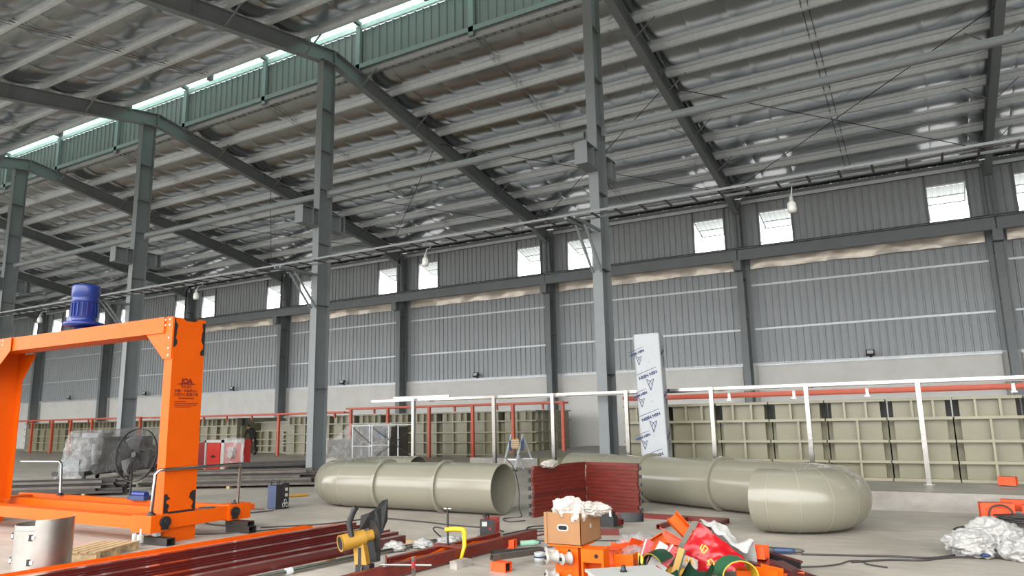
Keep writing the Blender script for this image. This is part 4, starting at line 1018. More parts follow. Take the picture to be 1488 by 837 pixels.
MB().tube([(-5.15, 7.3, .33), (-5.0, 7.3, .345), (-4.92, 7.3, .345), (-4.895, 7.3, .335), (-4.885, 7.3, .31), (-4.885, 7.3, .16), (-4.885, 7.22, .03), (-4.9, 7.16, .016), (-4.98, 7.12, .014), (-5.06, 7.12, .02)], [.026, .028, .03, .03, .028, .026, .018, .015, .012, .01], 10).obj('frame', M['yellow2'], t)
MB().cyl((-5.12, 7.3, .16), (-5.12, 7.3, .58), .012, n=8).obj('screw', M['black'], t)
MB().cyl((-5.17, 7.3, .57), (-5.07, 7.3, .57), .008, n=8).obj('handle', M['galv'], t)
MB().cyl((-5.12, 7.3, .15), (-5.12, 7.3, .165), .03, n=12).obj('pad', M['black'], t)
t = thing('bar_clamp', 'small steel clamp on the near end of the red rail', 'clamp', (-4.98, 6.1, 0), world=True)
MB().cyl((-5.03, 6.0, .17), (-4.55, 6.2, .17), .012, n=8).bar((-5.0, 6.02, .15), (-5.0, 6.02, .26), .03, .03).bar((-4.72, 6.13, .02), (-4.72, 6.13, .25), .03, .03).obj('frame', M['stainless'], t)
MB().cyl((-4.72, 6.13, .14), (-4.72, 6.13, .21), .025, n=10).obj('nut', M['darkred'], t)
# yellow cut-off saw
t = thing('cutoff_saw', 'yellow and black electric cut-off saw standing on the floor near the red bars', 'power saw', (-5.38, 6.12, 0), rz=.25)
MB().bb(-.13, .17, -.1, .12, 0, .03).bb(-.06, .1, -.05, .07, .03, .13).obj('base', M['black'], t)
MB().prism([(-.07, -.04, .1), (.07, -.04, .1), (.02, -.04, .34), (-.1, -.04, .34)], (0, .09, 0)).obj('arm', M['yellow'], t)
MB().bb(-.035, -.0, -.045, -.04, .12, .3).obj('arm_slot', M['black'], t)
d = V(.62, .76, .14).normalized()
o_ = V(-.17, -.17, .36)
MB().cyl(o_, o_+d*.26, .085, .08, n=20).cyl(o_+d*.26, o_+d*.36, .06, .055, n=16).obj('motor_housing', M['yellow'], t)
MB().cyl(o_-d*.006, o_+d*.01, .072, n=20).obj('vent_cap', M['black'], t)
MB().lathe(o_, [(.086, -.008), (.072, -.01), (.072, .0)], 20, d).obj('vent_rim', M['yellow'], t)
def disc(c, r, ax_, th, mt, nm): MB().lathe(c, [(0, -th/2), (r, -th/2), (r, th/2), (0, th/2)], 28, ax_, smooth=False).obj(nm, M[mt], t)
disc(o_+d*.37+V(0, 0, -.02), .17, d, .006, 'darksteel', 'blade')
bx = o_+d*.34
MB().prism([bx+V(-.14, 0, .03), bx+V(-.12, 0, .2), bx+V(-.03, .04, .23), bx+V(.0, .1, .26), bx+V(.05, .16, .34), bx+V(.05, .16, .12), bx+V(.02, .08, -.02)], d*.07).obj('blade_guard', M['black'], t)
MB().prism([bx+V(-.02, -.03, -.28), bx+V(.05, .03, -.28), bx+V(.05, .03, .02), bx+V(-.03, -.03, .02)], d*.05).obj('lower_guard', M['black'], t)
MB().tube([o_+V(.1, .04, .06), o_+V(.07, .04, .2), o_+V(.12, .04, .32), o_+V(.15, .04, .36)], [.03, .032, .03, .032], 10).obj('handle', M['black'], t)
MB().cyl((.0, -.055, .0), (.02, -.06, .12), .012, n=8).obj('vise_screw', M['stainless'], t)
# welders
t = thing('welding_machine', 'small red and black welder on the floor behind the yellow clamp', 'welder', (-5.5, 8.85, 0), rz=.35)
MB().bb(-.1, .1, -.16, .2, .02, .25).obj('case', M['redpaint'], t)
MB().bb(-.1, .1, -.18, -.16, .01, .26).obj('front_panel', M['black'], t)
MB().bb(-.07, -.0, -.184, -.18, .17, .23).obj('label_plate', M['white'], t)
for x in (-.045, .05): MB().cyl((x, -.2, .06), (x, -.18, .06), .022, n=12).obj('socket', M['darksteel'], t)
MB().cyl((.045, -.19, .14), (.045, -.18, .14), .02, n=12).obj('knob', M['darkred'], t)
MB().tube([(-.04, -.12, .25), (-.04, -.11, .3), (-.04, .1, .3), (-.04, .12, .25)], .014, 8).bb(-.075, -.03, -.12, .1, .285, .3).obj('handle', M['black'], t)
for x in (-.08, .08): MB().bb(x-.02, x+.02, -.14, .18, 0, .02).obj('foot', M['black'], t)
for y in (-.06, .0, .06, .12): MB().bb(.1, .103, y, y+.03, .08, .19).obj('vent', M['darkred'], t)
t = thing('welding_machine', 'blue welder with black dial front on the floor left of the big pipe', 'welder', (-11.05, 10.15, 0), rz=1.4); t.scale = (.62, .55, .95)
MB().bb(-.22, .2, -.2, .3, .02, .46).obj('case', M['navy'], t)
MB().bb(-.02, .22, -.24, -.2, .01, .5).bb(-.22, -.02, -.22, -.2, .01, .48).obj('front_panel', M['black'], t)
for x, z in ((.12, .38), (.12, .27)): MB().bb(x-.04, x+.05, -.245, -.24, z-.03, z+.03).obj('label_plate', M['white'], t)
MB().cyl((.03, -.26, .4), (.03, -.24, .4), .035, n=14).cyl((.04, -.255, .3), (.04, -.24, .3), .03, n=14).obj('dial', M['darksteel'], t)
for x, z in ((.03, .08), (.15, .08), (.09, .15)): MB().lathe((x, -.25, z), [(.035, 0), (.045, .0), (.045, -.01), (.035, -.01)], 16, (0, 1, 0)).obj('socket', M['galv'], t)
MB().tube([(-.15, -.15, .46), (-.15, -.14, .53), (-.15, .2, .53), (-.15, .22, .46)], .018, 8).tube([(.12, -.15, .46), (.12, -.14, .53), (.12, .2, .53), (.12, .22, .46)], .018, 8).obj('handle', M['black'], t)
for x in (-.18, .16): MB().bb(x-.03, x+.03, -.18, .28, 0, .02).obj('foot', M['black'], t)
tag(MB().cyl((-12.6, 11.6, .03), (-12.25, 12.1, .03), .03, n=10).obj('yellow_rod', M['yellow'], loc=(-12.6, 11.6, 0)), 'dull yellow rod on the floor between blue welder and big pipe', 'rod')
# dark red panels stacked as a corner
t = thing('red_panel_stack', 'dark red ribbed steel panels standing as a corner between the two big pipes', 'panel stack', (-5.5, 11.8, 0), world=True)
def wallrows(p0, p1, seed):
    r = random.Random(seed); p0, p1 = V(*p0), V(*p1); d = (p1-p0).normalized(); n = V(d.y, -d.x, 0); N = 13; h = .82/N
    for i in range(N):
        j = d*r.uniform(-.02, .02); o = n*r.uniform(-.006, .006); q = MB()
        q.ext(p0+j+o+V(0, 0, i*h), p1+j+o+V(0, 0, i*h), [(-.03, .002), (.028, .002), (.028, .012), (.012, .018), (.012, h-.018), (.028, h-.012), (.028, h-.002), (-.03, h-.002)])
        q.obj('slat', M['rust2'] if r.random() < .8 else M['rust'], t)
wallrows((-5.9, 10.85, 0), (-5.57, 12.2, 0), 1); wallrows((-5.53, 12.22, 0), (-4.46, 11.95, 0), 2)
for c in ((-5.92, 10.78), (-4.42, 11.94)):
    for i in range(6): MB().bb(c[0]-.018, c[0]+.018, c[1]-.018, c[1]+.018, .03+i*.135, .09+i*.135).obj('edge_clip', M['black'], t)
tag(MB().blob((-5.72, 11.15, .84), (.1, .16, .05), 31, .4, 2.4, 4, fold=.8).obj('work_glove', M['cloth'], loc=(-5.7, 11.1, .82)), 'crumpled white glove lying on the dark red panel stack', 'glove')
# flat red frame on the floor
t = thing('floor_frame', 'flat dark red ladder-shaped steel frame lying on the floor by the right pipe', 'frame', (-3.6, 11, 0), world=True)
MB().hollow((-5.3, 11.55, .035), (-2.85, 11.35, .035), .07, .07, .005).obj('rail', M['rust2'], t)
MB().hollow((-3.5, 11.36, .035), (-3.62, 10.4, .035), .06, .06, .005).obj('rung', M['rust2'], t)
MB().hollow((-2.9, 11.3, .035), (-2.98, 10.3, .035), .08, .06, .005).obj('rung', M['rust2'], t)
for i, (a, b) in enumerate((((-5.1, 10.7, 0), (-4.25, 10.62, 0)), ((-4.75, 9.45, 0), (-3.95, 9.72, 0)))):
    t = thing('short_bar', 'short dark red square bar on the floor %s' % ['left of the black drill press motor', 'right of the cardboard box'][i], 'steel bar', a, world=True)
    MB().hollow(V(*a)+V(0, 0, .04), V(*b)+V(0, 0, .04), .08, .08, .005).obj('tube', M['rust2'], t)
t = thing('magnetic_drill', 'small black motor tool on a round base behind the cardboard box', 'power tool', (-4.35, 10.35, 0))
MB().lathe((0, 0, 0), [(0, 0), (.2, 0), (.2, .012), (0, .012)], 28).obj('base_disc', M['greysteel'], t)
MB().bb(-.12, .1, -.08, .08, .012, .16).bb(-.16, .08, -.06, .06, .16, .22).obj('body', M['black'], t)
MB().bar((-.1, -.06, .08), (-.12, -.06, .3), .03, .03).bar((.06, -.06, .08), (.04, -.06, .3), .03, .03).bar((-.13, -.06, .25), (.06, -.06, .25), .02, .02).obj('bracket', M['galv'], t)
t = thing('face_shield', 'black welding mask lying on the floor beyond the small motor tool', 'mask', (-4.25, 11.0, 0), rz=.4)
def sh(u, v): a = (u-.5)*2.4; return V(.2*math.sin(a), -.15*math.cos(a)*(1-.45*v)+.05, .01+.13*v-.04*(u-.5)**2)
MB().grid(sh, 12, 6).obj('shell', M['black'], t, fix=False)
MB().bb(-.12, .12, .02, .1, .0, .05).obj('head_band', M['black'], t)
MB().bar((-.35, .2, .06), (-.1, .05, .03), .04, .02).obj('strap', M['rust'], t)
# loose profiles in the middle foreground
t = thing('grey_bar', 'long grey square steel bar resting on an orange block in the foreground', 'steel bar', (-4.3, 7.6, 0), world=True)
MB().hollow((-4.3, 6.95, .135), (-3.95, 8.1, .09), .06, .06, .005).obj('tube', M['greysteel'], t)
t = thing('grey_bar', 'short dark steel tube on the floor behind the long grey bar', 'steel bar', (-4.7, 7.8, 0), world=True)
MB().hollow((-4.72, 7.62, .035), (-4.3, 8.1, .035), .07, .07, .005).obj('tube', M['darksteel'], t)
tag(MB().bb(-.05, .05, -.13, .13, 0, .07).bb(-.045, .045, -.14, .1, .07, .08).obj('concrete_block', M['kerb'], loc=(0, 0, 0)), 'small rough grey block on the floor near the red rail frame', 'block')
o = bpy.data.objects['concrete_block']; o.location = (-4.72, 6.98, 0); o.rotation_euler = (0, 0, -.1)
t = thing('water_bottle', 'clear green plastic bottle lying on the floor left of the cardboard box', 'bottle', (-4.66, 8.45, .04))
MB().lathe((0, 0, 0), [(0, -.12), (.034, -.118), (.036, -.1), (.033, -.03), (.036, .03), (.036, .06), (.014, .11), (.014, .13), (0, .13)], 16, (.75, .6, .02)).obj('body', M['greenglass'], t)
MB().lathe((.096, .077, .0), [(0, 0), (.017, 0), (.017, .02), (0, .02)], 12, (.75, .6, .02)).obj('cap', M['navy'], t)
t = thing('paint_can', 'small metal paint can with white label left of the orange roller stand', 'can', (-4.0, 7.48, 0))
MB().lathe((0, 0, 0), [(0, 0), (.06, 0), (.06, .115), (.063, .12), (.06, .125), (.055, .12), (0, .118)], 24).obj('body', M['galv'], t)
MB().lathe((0, 0, 0), [(.0605, .02), (.0612, .02), (.0612, .085), (.0605, .085)], 24).obj('label', M['white'], t)
MB().lathe((0, 0, 0), [(.0613, .072), (.0616, .072), (.0616, .09), (.0613, .09)], 24).obj('label_band', M['ink_blue'], t)
# ---------------------------------------------------------------- roller stand, cardboard box
t = thing('roller_stand', 'orange steel stand with grey plastic rollers under the cardboard box', 'stand', (-3.28, 6.75, 0), rz=.05)
MB().bb(-.09, .15, -.13, .15, 0, .38).bb(-.15, .2, -.15, .2, .37, .385).bb(-.15, .2, -.15, .2, 0, .012).obj('frame', M['orange'], t)
MB().cyl((.06, -.131, .33), (.06, -.128, .33), .016, n=10).obj('hole', M['hole'], t)
def roller(c, d, r, L):
    c = Vector(c); d = Vector(d).normalized()
    q = MB().lathe(c, [(0, 0), (r*.5, 0), (r*.55, L*.1), (r*.95, 0), (r, L*.08), (r*.8, L*.2), (r*.72, L*.5), (r*.8, L*.8), (r*1.1, L*.9), (r*1.1, L), (0, L)], 18, d).obj('roller', M['greyroller'], t)
    MB().cyl(c-d*.012, c+d*.005, r*.32, n=10).obj('axle', M['hole'], q)
for z in (.3, .09):
    roller((-.2, -.12, z), (.75, .6, 0), .055, .1); roller((-.13, -.26, z-.02), (.7, .7, 0), .058, .12)
    roller((.02, -.24, z-.03), (.55, .8, 0), .055, .1)
t = thing('orange_bracket', 'orange box bracket with round hole right of the roller stand', 'bracket', (-2.93, 6.62, 0), rz=.12)
MB().bb(-.12, .1, -.1, .1, .26, .38).obj('top_box', M['orange'], t)
MB().bb(-.12, -.1, -.1, .1, 0, .26).bb(.08, .1, -.1, .1, 0, .26).bb(-.1, .08, .06, .08, 0, .26).obj('legs', M['orange'], t)
MB().cyl((.03, -.103, .32), (.03, -.099, .32), .02, n=12).obj('hole', M['hole'], t)
t = thing('orange_bracket', 'small orange trough bracket between stand and yellow tube', 'bracket', (-2.75, 6.9, 0), rz=.1)
MB().prism([(-.1, -.08, .3), (.1, -.08, .3), (.06, -.08, .1), (-.07, -.08, .1)], (0, .012, 0)).bb(-.1, -.088, -.08, .1, .12, .3).bb(.088, .1, -.08, .1, .12, .3).bb(-.09, .09, -.08, .1, .0, .12).obj('plate', M['orange'], t)
tag(MB().cyl((-2.98, 7.5, .11), (-2.72, 7.15, .2), .06, n=14).obj('yellow_tube', M['yellow2'], loc=(-2.9, 7.3, .1)), 'short bright yellow tube leaning behind the orange brackets', 'tube')
tag(MB().cyl((-2.75, 7.5, .06), (-2.3, 7.35, .06), .05, n=14).obj('yellow_tube', M['yellow'], loc=(-2.5, 7.4, 0)), 'dull yellow tube lying under the striped red cards', 'tube')
t = thing('cardboard_box', 'brown cardboard box with oval hand hole on the orange stand', 'box', (-3.24, 6.83, .385), rz=.0)
bx0, bx1, by0, by1, bh = -.22, .16, -.22, .27, .3
MB().bb(bx0, bx1, by0, by0+.006, 0, bh).bb(bx0, bx1, by1-.006, by1, 0, bh).bb(bx0, bx0+.006, by0, by1, 0, bh).bb(bx1-.006, bx1, by0, by1, 0, bh).bb(bx0, bx1, by0, by1, 0, .006).obj('walls', M['card'], t)
MB().bb(bx0-.012, bx0+.02, by0-.008, by0, 0, bh).obj('flap', M['card'], t)
def oval(c, hx, hz, n=8):
    pts = []
    for s in (1, -1):
        for i in range(n+1): a = -PI/2+PI*i/n; pts.append(V(c[0]+s*(hx-hz)+s*hz*math.cos(a), c[1], c[2]+s*hz*math.sin(a)))
    return pts
MB().prism(oval((-.03, by0-.001, .16), .062, .032), (0, -.002, 0)).obj('hole_rim', M['white'], t)
MB().prism(oval((-.03, by0-.0032, .16), .048, .02), (0, -.001, 0)).obj('hand_hole', M['hole'], t)
MB().bb(bx1, bx1+.002, -.0, .035, .14, .18).obj('sticker', M['white'], t)
c = MB().blob((-.04, -.06, .32), (.14, .14, .1), 41, .38, 1.5, 5, fold=.45).blob((.11, .08, .31), (.17, .15, .06), 44, .38, 1.5, 5, fold=.45).blob((.1, -.14, .27), (.07, .09, .07), 47, .3, 1.5, 4, fold=.4).obj('cloth_heap', M['cloth'], loc=(0, 0, 0)); c.location = (-3.24, 6.83, .385)
tag(c, 'crumpled white cloth heaped over the rim of the cardboard box', 'cloth')
# white plastic box at the bottom edge
t = thing('white_box', 'white flat-topped plastic box with black knob at the bottom edge', 'box', (-2.306, 5.84, 0), rz=.726)
MB().bb(-.28, .28, -.42, .21, 0, .33).obj('body', M['white'], t)
MB().bb(-.3, .3, -.44, .225, .33, .352).obj('lid', M['white'], t)
MB().lathe((-.03, .03, .352), [(0, 0), (.03, 0), (.022, .02), (.016, .05), (0, .055)], 14).obj('knob', M['black'], t)
# ---------------------------------------------------------------- the pile
def chan(x, y, z, rx, ry, rz, L, w_, h_, label, mt='orange', hole=True):
    t = thing('orange_channel', label, 'bracket', (x, y, z), group='orange pieces in the heap'); t.rotation_euler = (rx, ry, rz)
    MB().ext((-L/2, 0, 0), (L/2, 0, 0), [(-w_/2, 0), (w_/2, 0), (w_/2, h_), (w_/2-.008, h_), (w_/2-.008, .008), (-w_/2+.008, .008), (-w_/2+.008, h_), (-w_/2, h_)]).obj('channel', M[mt], t)
    if hole: MB().cyl((L*.25, -w_/2-.001, h_*.5), (L*.25, -w_/2+.002, h_*.5), .014, n=10).obj('hole', M['hole'], t)
chan(-2.62, 8.42, .3, .9, .75, -.15, .42, .14, .1, 'orange channel leaning steeply, highest in the heap')
chan(-2.8, 8.55, .14, 1.1, .3, -.4, .36, .16, .12, 'orange channel lying under the steep one', 'orange_dull')
chan(-2.45, 8.3, .12, 1.0, .5, -.3, .3, .16, .1, 'orange channel propped between steep channel and red bag')
chan(-2.7, 7.85, .08, 1.3, -.1, .3, .34, .16, .1, 'orange angled plate at the front of the orange heap')
chan(-3.3, 8.3, .04, .1, 0, -.4, .28, .16, .12, 'orange bracket farthest left at the back of the heap', 'orange_dull', False)
chan(-2.92, 8.1, .12, 1.2, -.5, .5, .42, .18, .12, 'wide orange plate bracket below the steep channel')
chan(-2.62, 8.1, .1, 1.35, .2, .1, .3, .2, .12, 'orange bracket with slot in the middle of the heap')
chan(-3.05, 8.2, .08, .4, .3, .9, .34, .14, .1, 'orange angled bracket left in the heap', 'orange_dull')
chan(-3.28, 8.0, .06, .2, -.2, .3, .3, .14, .1, 'orange bracket behind the striped red cards', 'orange_dull')
chan(-3.15, 7.6, .12, 1.5, 0, .1, .16, .18, .1, 'small square orange bracket beside the striped cards', 'orange_dull', False)
chan(-1.78, 8.05, .14, 0, 0, -.1, .26, .16, .12, 'orange box-shaped bracket right of the red bag', 'orange_dull', False)
chan(-1.55, 7.55, .03, 0, .1, -.2, .22, .14, .12, 'orange bracket in front of the dark red plates', 'orange', False)
chan(-1.72, 7.4, .02, .1, .0, .3, .2, .12, .13, 'orange bracket right of the green belt loop', 'orange', False)
chan(-1.4, 7.75, .03, 0, -.1, .4, .28, .1, .05, 'small orange bar at the right end of the heap', 'orange_dull', False)
# red printed bag with white lining
t = thing('red_bag', 'glossy red bag with gold print and white lining on the heap', 'bag', (-2.15, 7.75, 0), rz=-.1)
def bagf(u, v):
    b = V(-.4+.76*u, -.14+.05*u, .02+.06*u); a = V(-.12+.44*u, .02+.04*u, .5-.32*u); p = b.lerp(a, v); p.y -= .07*math.sin(PI*v)*math.sin(PI*u)
    p.y += noise.noise(p*6)*.03+(.5-abs(noise.noise(p*9)))*.035; return p
MB().grid(bagf, 26, 20).obj('front_panel', M['bagred'], t, fix=False)
def lin_(u, v):
    a = V(-.12+.46*u, .04+.04*u, .5-.31*u); b = V(-.02+.42*u, .16, .47-.2*u+.05*math.sin(u*8)); p = a.lerp(b, v)
    p += V(0, (.5-abs(noise.noise(p*9)))*.06, (.5-abs(noise.noise(p*8+V(3, 1, 2))))*.06); return p
MB().grid(lin_, 24, 10).obj('lining', M['bagwhite'], t, fix=False)
def bk(u, v): p = V(-.02+.42*u, .16, .47-.2*u+.05*math.sin(u*8)).lerp(V(-.1+.5*u, .24, .02), v); p.y += noise.noise(p*7)*.04; return p
MB().grid(bk, 16, 10).obj('back_panel', M['bagwhite'], t, fix=False)
MB().grid(lambda u, v: V(-.46+.06*u+.28*v, -.13+.01*u+.13*v, .02+.49*v), 3, 10).obj('side_fold', M['greysteel'], t, fix=False)
def glyph(pts, c, s):
    q = MB(); P = [V(c[0]+a*s, c[1], c[2]+b*s) for a, b in pts]
    for a, b in zip(P[:-1], P[1:]): q.bar(a, b, .012, .004, (0, -1, 0))
    q.obj('gold_mark', M['gold'], t)
glyph([(0, 0), (.5, .9), (.9, .5), (.3, -.1), (-.1, .5), (.2, 1)], (-.02, -.2, .24), .08)
glyph([(0, 0), (.3, 1), (.7, .2), (.9, 1), (1.2, .1)], (-.2, -.215, .1), .08)
glyph([(0, 0), (1, .1), (.6, .7), (.1, .4), (.9, -.5)], (.03, -.2, .13), .08)
# red and white striped cards
for i, (x, rz, ty, mt) in enumerate(((-2.78, .25, .35, 'bagred'), (-2.68, .1, .5, 'white'), (-2.6, .15, .62, 'bagred'))):
    t = thing('striped_card', ['upright red card left of the white strip in the heap', 'white strip leaning between two red cards', 'red card with white stripe leaning right in the heap'][i], 'card', (x, 7.3, .02), group='red and white cards')
    t.rotation_euler = (-.2, ty, rz)
    MB().bb(-.05, .05, -.004, .004, 0, .36).obj('sheet', M[mt], t)
    if mt == 'bagred': MB().bb(-.05, .05, -.006, -.004, .1, .14).bb(-.035, -.02, -.006, -.004, .15, .36).obj('stripe', M['white'], t)
# belts
def belt(name, label, x, y, z, rz, rad_, wd, a0, a1, mo, mi, tilt=0.):
    t = thing(name, label, 'belt', (x, y, z), rz=rz, group='rubber belts in the heap'); t.rotation_euler = (tilt, 0, rz)
    f = lambda r: (lambda u, v: V(r*math.cos(a0+(a1-a0)*u), -wd/2+wd*v, rad_+r*math.sin(a0+(a1-a0)*u)*.85))
    MB().grid(f(rad_), 28, 2).obj('outer_face', M[mo], t, fix=False); MB().grid(f(rad_-.012), 28, 2).obj('inner_face', M[mi], t, fix=False)
    MB().add([f(r)(i/28, v) for v in (0, 1) for i in range(29) for r in (rad_, rad_-.012)], [(2*i+58*v, 2*i+2+58*v, 2*i+3+58*v, 2*i+1+58*v) for v in (0, 1) for i in range(28)]).obj('edge', M['belt_y'], t, fix=False)
belt('belt_loop', 'green rubber belt curled over with yellow inner face', -1.78, 7.22, -.04, .55, .17, .28, -.2, PI*1.05, 'belt_g', 'belt_y')
belt('belt_loop', 'dark green rubber belt curl at the front of the heap', -2.06, 6.98, .04, -.15, .12, .3, PI*.85, PI*2.1, 'belt_dg', 'belt_dg', .5)
belt('belt_loop', 'green rubber belt strip bending behind the white box', -2.42, 6.95, .02, .3, .2, .22, PI*.9, PI*1.8, 'belt_g', 'belt_dg', .4)
belt('belt_loop', 'small dark green belt piece with cream edge left in the heap', -2.55, 7.4, .04, -.4, .13, .26, .3, PI*1.1, 'belt_dg', 'belt_dg', .2)
t = thing('cream_board', 'cream coloured flat board standing beside the dark green belt', 'board', (-2.42, 7.3, .02)); t.rotation_euler = (-.2, .35, .2)
MB().bb(-.03, .03, -.01, .01, 0, .3).obj('board', M['yellow'], t); MB().bb(.03, .045, -.012, .012, 0, .3).obj('dark_edge', M['belt_dg'], t)
tag(MB().blob((-2.36, 7.62, .1), (.11, .08, .08), 61, .3, 2.4, 3).obj('paper_wad', M['cloth'], loc=(-2.36, 7.62, .05)), 'crumpled pale paper wad behind the dark green belt', 'paper')
tag(MB().blob((-3.15, 8.35, .12), (.26, .16, .14), 63, .35, 2.6, 4).obj('clear_bag', M['shrink'], loc=(-3.15, 8.35, .0)), 'clear crumpled plastic bag behind the orange pieces', 'bag')
tag(MB().blob((-2.95, 7.75, .1), (.18, .13, .12), 65, .35, 2.6, 4).obj('clear_bag', M['shrink'], loc=(-2.95, 7.75, .0)), 'clear crumpled plastic bag beside the yellow tube', 'bag')
# dark red plates
for i, (x, y, z, rx, ry, rz, a, b) in enumerate(((-1.65, 7.95, .1, .15, .1, -.35, .3, .22), (-1.4, 7.85, .08, -.1, .28, -.5, .34, .2), (-1.25, 7.7, .05, .1, .2, -.2, .26, .2), (-1.5, 8.2, .12, .2, .15, -.3, .34, .05))):
    t = thing('red_plate', 'dark red steel plate at the right of the heap, %s' % ['uppermost', 'second, sloping right', 'lowest right one', 'narrow black-edged strip behind'][i], 'plate', (x, y, z), group='dark red plates'); t.rotation_euler = (rx, ry, rz)
    MB().bb(-a/2, a/2, -b/2, b/2, 0, .02).bb(-a/2, a/2, -b/2, -b/2+.012, -.05, 0).obj('plate', M['rust'], t)
    if i == 3: MB().bb(-a/2, a/2, -b/2-.002, -b/2, -.05, .02).obj('edge', M['black'], t)
# angle grinder
t = thing('angle_grinder', 'blue and grey angle grinder lying on the floor right of the heap', 'power tool', (-1.77, 9.1, 0), rz=.25)
MB().lathe((.08, 0, .045), [(0, -.11), (.03, -.11), (.036, -.08), (.034, .0), (.03, .08), (.026, .13), (0, .135)], 14, (1, 0, 0)).obj('body', M['navy'], t)
MB().lathe((-.08, 0, .05), [(0, -.05), (.03, -.045), (.036, 0), (.033, .06), (0, .06)], 14, (1, 0, 0)).lathe((.21, 0, .045), [(.026, 0), (.024, .06), (.01, .1), (0, .1)], 12, (1, 0, 0)).obj('head', M['greysteel'], t)
MB().lathe((-.1, 0, .012), [(0, 0), (.075, 0), (.075, .008), (0, .008)], 24).obj('disc', M['darksteel'], t)
# white bag
t = thing('white_bag', 'crumpled white plastic bag on the floor at the right edge', 'bag', (.42, 9.9, 0))
MB().blob((.02, .1, .17), (.25, .2, .19), 71, .34, 1.5, 5, -.17, fold=.5).blob((-.24, -.08, .12), (.22, .18, .13), 74, .34, 1.5, 5, -.12, fold=.5).blob((.25, -.1, .1), (.2, .17, .12), 77, .34, 1.5, 5, -.1, fold=.5).obj('film', M['bagwhite'], t)
for x, y in ((-.12, -.25), (.17, -.02)): MB().blob((x, y, .05), (.05, .04, .02), 79, .3, 2, 2).obj('blue_print', M['ink_blue'], t)
# orange boxes with cable coil
for i, (x, y, rz, a, b, h_, z) in enumerate(((.62, 13.0, .1, .42, .2, .26, 0), (1.02, 13.05, -.1, .16, .2, .24, 0), (1.2, 13.0, .0, .14, .22, .26, 0), (.95, 13.3, -.2, .5, .14, .16, .12), (.95, 15.3, -.3, .26, .14, .14, .32))):
    t = thing('orange_box', 'orange steel box section by the right edge, %s' % ['largest front one', 'small one in the middle', 'at the very edge', 'slanting one behind', 'small one on the raised slab'][i], 'steel box', (x, y, z), rz=rz, group='orange boxes at the right')
    MB().hollow((-a/2, 0, h_/2), (a/2, 0, h_/2), b, h_, .01).bb(-a/2+.01, -a/2+.015, -b/2, b/2, 0, h_).obj('section', M['orange_dull'], t)
tag(MB().lathe((1.55, 15.4, .3), [(0, 0), (.1, 0), (.12, .06), (.08, .12), (0, .13)], 16).obj('black_cap', M['black'], loc=(1.55, 15.4, .3)), 'small black cap on the raised slab at the right edge', 'cap')
# cables
def cable(label, pts, r=.011, mt='cable'):
    P = [V(*p) for p in pts]; out = []
    for i in range(len(P)-1):
        a, b, c, d = P[max(0, i-1)], P[i], P[i+1], P[min(len(P)-1, i+2)]
        for q in range(6):
            u = q/6; out.append(.5*((2*b)+(c-a)*u+(2*a-5*b+4*c-d)*u*u+(3*b-a-3*c+d)*u**3))
    out.append(P[-1]); t = MB().tube(out, r, 6).obj('floor_cable', M[mt], loc=tuple(P[0])); return tag(t, label, 'cable', 'cables on the floor')
def F_(*a): return [(x, y, .012) for x, y in a]
cable('dark cable from the grinder to the right across the floor', F_((-1.5, 9.15), (-1.0, 9.3), (-.6, 9.42), (-.2, 9.5), (.1, 9.9)))
cable('dark cable running right towards the white bag', F_((-.95, 8.9), (-.6, 9.2), (-.3, 9.3), (.0, 9.62), (.3, 9.72)))
cable('thin dark cable hooked beside the grinder', F_((-1.5, 8.35), (-1.2, 8.55), (-1.05, 8.75), (-.98, 8.95), (-.85, 9.0), (-.8, 8.85), (-.6, 8.75)), .008)
cable('dark cable bending sharply left of the orange boxes', F_((.55, 12.6), (.2, 12.2), (.05, 11.8), (.3, 11.6), (.6, 11.6), (.3, 11.4), (.1, 11.15), (.6, 10.95), (1.3, 10.9)))
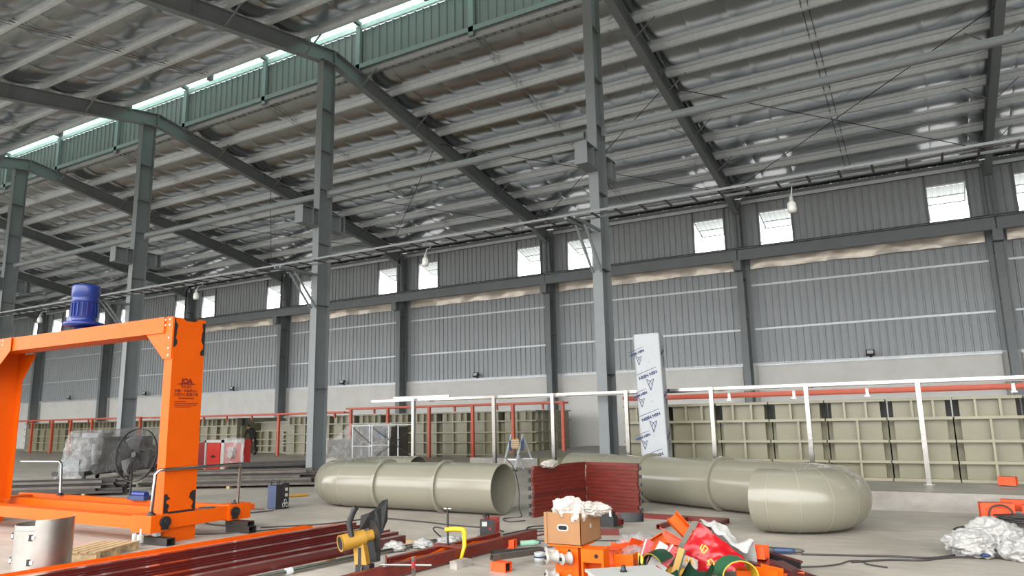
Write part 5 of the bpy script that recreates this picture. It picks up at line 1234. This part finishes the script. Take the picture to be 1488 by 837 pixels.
coil = [(.95+.36*math.cos(a)*(1+.1*math.sin(a*3.3)), 12.55+.2*math.sin(a)*(1+.15*math.sin(a*2.7)), .015+.007*a/2) for a in [i*.45 for i in range(84)]]
cable('black cable coil lying in front of the orange boxes', coil, .011)
cable('black cable looped over the orange box front', [(.5, 12.8, .02), (.55, 12.84, .2), (.7, 12.84, .24), (.8, 12.84, .15), (.72, 12.82, .04), (.6, 12.8, .02)], .012)
cable('dark cable across the floor in front of the left pipe', F_((-9.3, 8.2), (-8.6, 8.9), (-8.3, 9.7), (-7.4, 9.7), (-6.6, 9.55), (-5.9, 9.5), (-5.55, 9.3)))
cable('dark cable between the gantry and the red bars', F_((-9.8, 7.3), (-9.4, 7.5), (-9.0, 8.0), (-8.8, 8.3), (-8.5, 8.3), (-8.3, 8.5)))
cable('black lead of the blue welder along the floor', F_((-10.85, 9.85), (-11.0, 9.4), (-11.2, 8.9), (-10.6, 8.2), (-9.9, 8.1)))
cable('dull red lead left of the blue welder', F_((-11.2, 9.95), (-11.9, 9.7), (-12.4, 9.2), (-13.0, 9.0)), .011, 'cable_r')
cable('dull red lead from the red welder to the panel stack', F_((-5.35, 8.75), (-5.0, 9.0), (-4.9, 9.5), (-5.1, 10.0), (-5.2, 10.4), (-5.5, 10.7)), .012, 'cable_r')
cable('dark lead winding behind the red welder', F_((-5.4, 9.05), (-5.3, 9.6), (-5.0, 9.9), (-4.7, 9.8), (-5.2, 9.5), (-5.4, 9.9), (-4.8, 10.3)), .01)
cable('black lead looping round the yellow clamp', [(-5.55, 8.64, .05), (-5.4, 8.3, .012), (-5.7, 8.2, .012), (-5.75, 7.9, .2), (-5.5, 7.6, .3), (-5.15, 7.4, .3)], .009)
cable('dark cable dangling from the left pipe opening to the floor', [(-6.62, 11.2, .93), (-6.45, 11.2, .75), (-6.3, 11.1, .4), (-6.25, 11.0, .12), (-6.1, 10.8, .012), (-6.25, 10.5, .012), (-6.0, 10.2, .012), (-5.8, 10.4, .012)], .009)
cable('thin dark wire along the floor below the cardboard box', F_((-5.3, 8.9), (-4.9, 8.75), (-4.4, 8.9), (-3.8, 9.2), (-3.3, 9.3)), .007)
